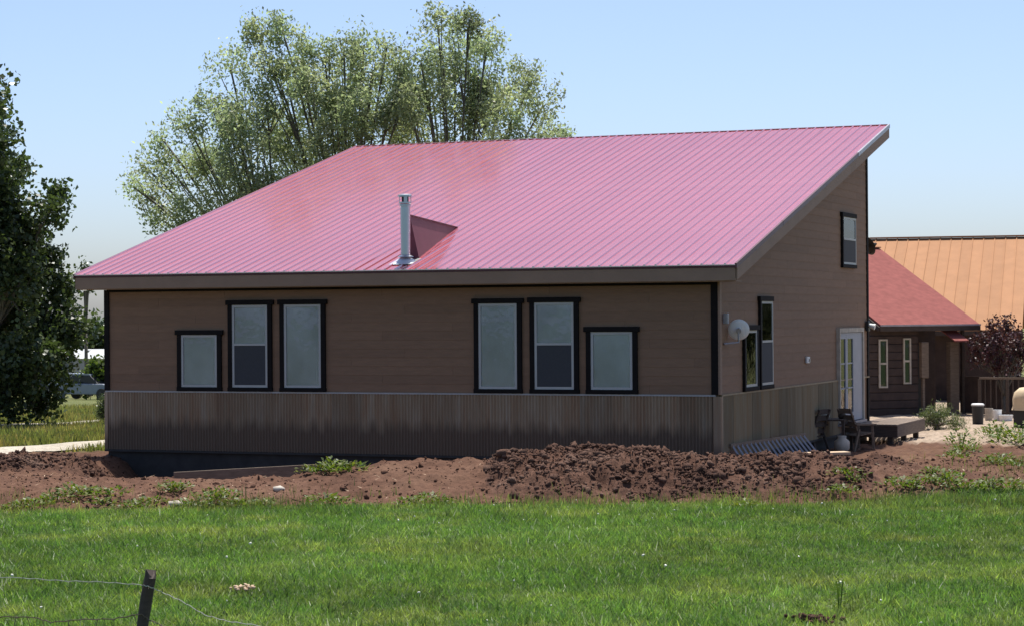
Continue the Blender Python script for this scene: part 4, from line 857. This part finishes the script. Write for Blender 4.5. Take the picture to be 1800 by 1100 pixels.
GE = 'leafy weeds along the lawn edge'
for x, y, k, s in ((60, 893, 1, 1.0), (95, 885, 0, 1.), (130, 878, 0, 1.1), (150, 870, 1, .9), (30, 898, 1, .9), (195, 872, 1, 1.), (180, 888, 3, 1.1), (265, 888, 1, .9), (300, 866, 0, .9), (320, 860, 3, 1.), (370, 885, 0, 1.1), (395, 880, 0, 1.), (415, 892, 1, .9), (460, 890, 3, 1.), (570, 884, 1, 1.), (600, 886, 3, 1.1), (720, 888, 3, 1.2), (755, 884, 1, 1.), (780, 888, 3, 1.), (1310, 892, 3, 1.), (1480, 868, 1, .9), (235, 895, 1, .9), (340, 893, 1, 1.)):
    weed(x, y, k, s, 'broad-leaved green weed on the edge between lawn and bare soil', GE)
for x, y, k, s in ((555, 832, 1, 1.0), (585, 830, 0, 1.1), (615, 829, 1, 1.1)): weed(x, y, k, s, 'leafy weed sprouting on the berm at the end of the form board', 'weeds on the berm')
for x, y, k, s in ((1690, 792, 2, 1.3), (1700, 800, 0, 1.2), (1680, 806, 1, 1.0)): weed(x, y, k, s, 'upright weed on the bare dirt between deck and grass', 'weeds before the deck')
for x, y, k, s in ((1755, 775, 2, 1.3), (1775, 785, 0, 1.7), (1795, 778, 2, 1.3), (1740, 768, 0, 1.3), (1820, 785, 2, 1.3), (1760, 812, 1, 1.1), (1745, 816, 0, .8), (1790, 822, 1, 1.)): weed(x, y, k, s, 'bushy bright green weed beside the gravel in front of the grill', 'weeds before the grill')
for x, y, k, s in ((1490, 838, 1, 1.), (1500, 850, 0, .7), (1580, 855, 1, 1.), (1600, 862, 3, 1.2), (1660, 842, 1, 1.), (1665, 858, 0, 1.), (1700, 862, 1, 1.1), (1740, 858, 0, .9), (1780, 862, 1, 1.2), (1640, 832, 3, 1.), (1625, 850, 1, .9)): weed(x, y, k, s, 'low dull green weed on the trodden soil sloping down from the gravel', 'weeds on the trodden soil')
p = gpt(1474, 1075); o_ = bpy.data.objects.new('weed_plant', weed_mesh(60, .42, .09, .03, 9)); COL.objects.link(o_); o_.location = (p[0], p[1], gh(p[0], p[1])-.01); tag(o_, 'tall slender dark weed standing alone in the lawn', 'weed')
p = gpt(1425, 1092); v = []
clods('dry_tussock', np.array([(p[0]+RNG.normal()*.10, p[1]+RNG.normal()*.10, gh(p[0], p[1])+abs(RNG.normal())*.03) for _ in range(90)]), np.full(90, .028), M['clod'], 'small heap of brown earth thrown up in the lawn', 'earth')
p = gpt(427, 1043); clods('bare_patch', np.array([(p[0]+RNG.normal()*.06, p[1]+RNG.normal()*.05, gh(p[0], p[1])+.05+abs(RNG.normal())*.02) for _ in range(40)]), np.full(40, .022), M['wood_pale'], 'small tan patch of crumbled earth in the lawn', 'earth')

# ================================================================ wire fence in the foreground
DP = 17.6; top = at(265, 1006, DP); bot = at(250, 1100, DP); dirn = (bot-top)/np.linalg.norm(bot-top); gb = gh(bot[0], bot[1]); base = top+dirn*((top[2]-gb+.25)/-dirn[2])
fence = empty('wire_fence', (base[0], base[1], gb), 'old barbed wire fence with a leaning dark wooden post in the lawn', 'fence')
pm = MB(); pts = [base+(top-base)*t for t in (0, .3, .6, .85, .97, 1)]; pm.tube(pts, [.055, .052, .05, .049, .05, .042], 9); po = pm.build('post', M['wood_dark'], fence)
for i, v in enumerate(po.data.vertices): v.co.x += .006*math.sin(i*12.9); v.co.z += (.03*math.sin(i*7.7) if i >= 45 else 0)
def wire(pxs, r, mat, name, barbs=0, seed=0):
    P = [at(x, y, d) for x, y, d in pxs]; P2 = []
    for i in range(len(P)-1):
        for k in range(6): P2.append(P[i]*(1-k/6)+P[i+1]*k/6)
    P2.append(P[-1]); P2 = [p+np.array([0, 0, .004*math.sin(i*2.1+seed)]) for i, p in enumerate(P2)]
    s = MB().tube(P2, r, 5).build(name, mat, fence)
    rr = random.Random(seed)
    for k in range(barbs):
        i = int((k+.5)*len(P2)/barbs); p = Vector(P2[min(i, len(P2)-1)]); b = MB()
        for s_ in (-1, 1): v = Vector((rr.uniform(-1, 1), rr.uniform(-1, 1), s_*rr.uniform(.5, 1))).normalized()*.028; b.tube([p-v*.2, p+v], [.0028, .0012], 4)
        b.build('barb', M['rust'], s)
wire([(-260, 1000, 18.6), (-100, 1012, 18.2), (40, 1015, 17.9), (110, 1020, 17.8), (180, 1022, 17.7), (247, 1027, DP-.06), (262, 1030, DP-.07), (285, 1040, DP), (320, 1056, 17.5), (360, 1080, 17.4), (400, 1091, 17.3), (450, 1098, 17.2), (520, 1112, 17.1), (600, 1135, 17)], .0046, M['galvwire'], 'barbed_strand', 34, 3)
wire([(-260, 1080, 18.6), (0, 1083, 18), (60, 1084, 17.9), (90, 1093, 17.8), (140, 1088, 17.75), (200, 1087, 17.7), (248, 1078, DP-.06), (262, 1088, DP-.06), (330, 1120, 17.4)], .005, M['rust'], 'lower_strand', 18, 5)
for x in (-120, -60, 0, 28, 48, 75, 120, 172, 200, 236):
    y0 = np.interp(x, [-260, 0, 60, 90, 140, 200, 248], [1080, 1083, 1084, 1093, 1088, 1087, 1078]); d_ = 17.85; p = at(x, y0, d_); q = at(x+random.uniform(-14, 14), y0+40, d_); q2 = at(x+random.uniform(-14, 14), 1215, d_)
    MB().tube([p, q, q2], .003, 4).build('woven_stay', M['rust'], fence)
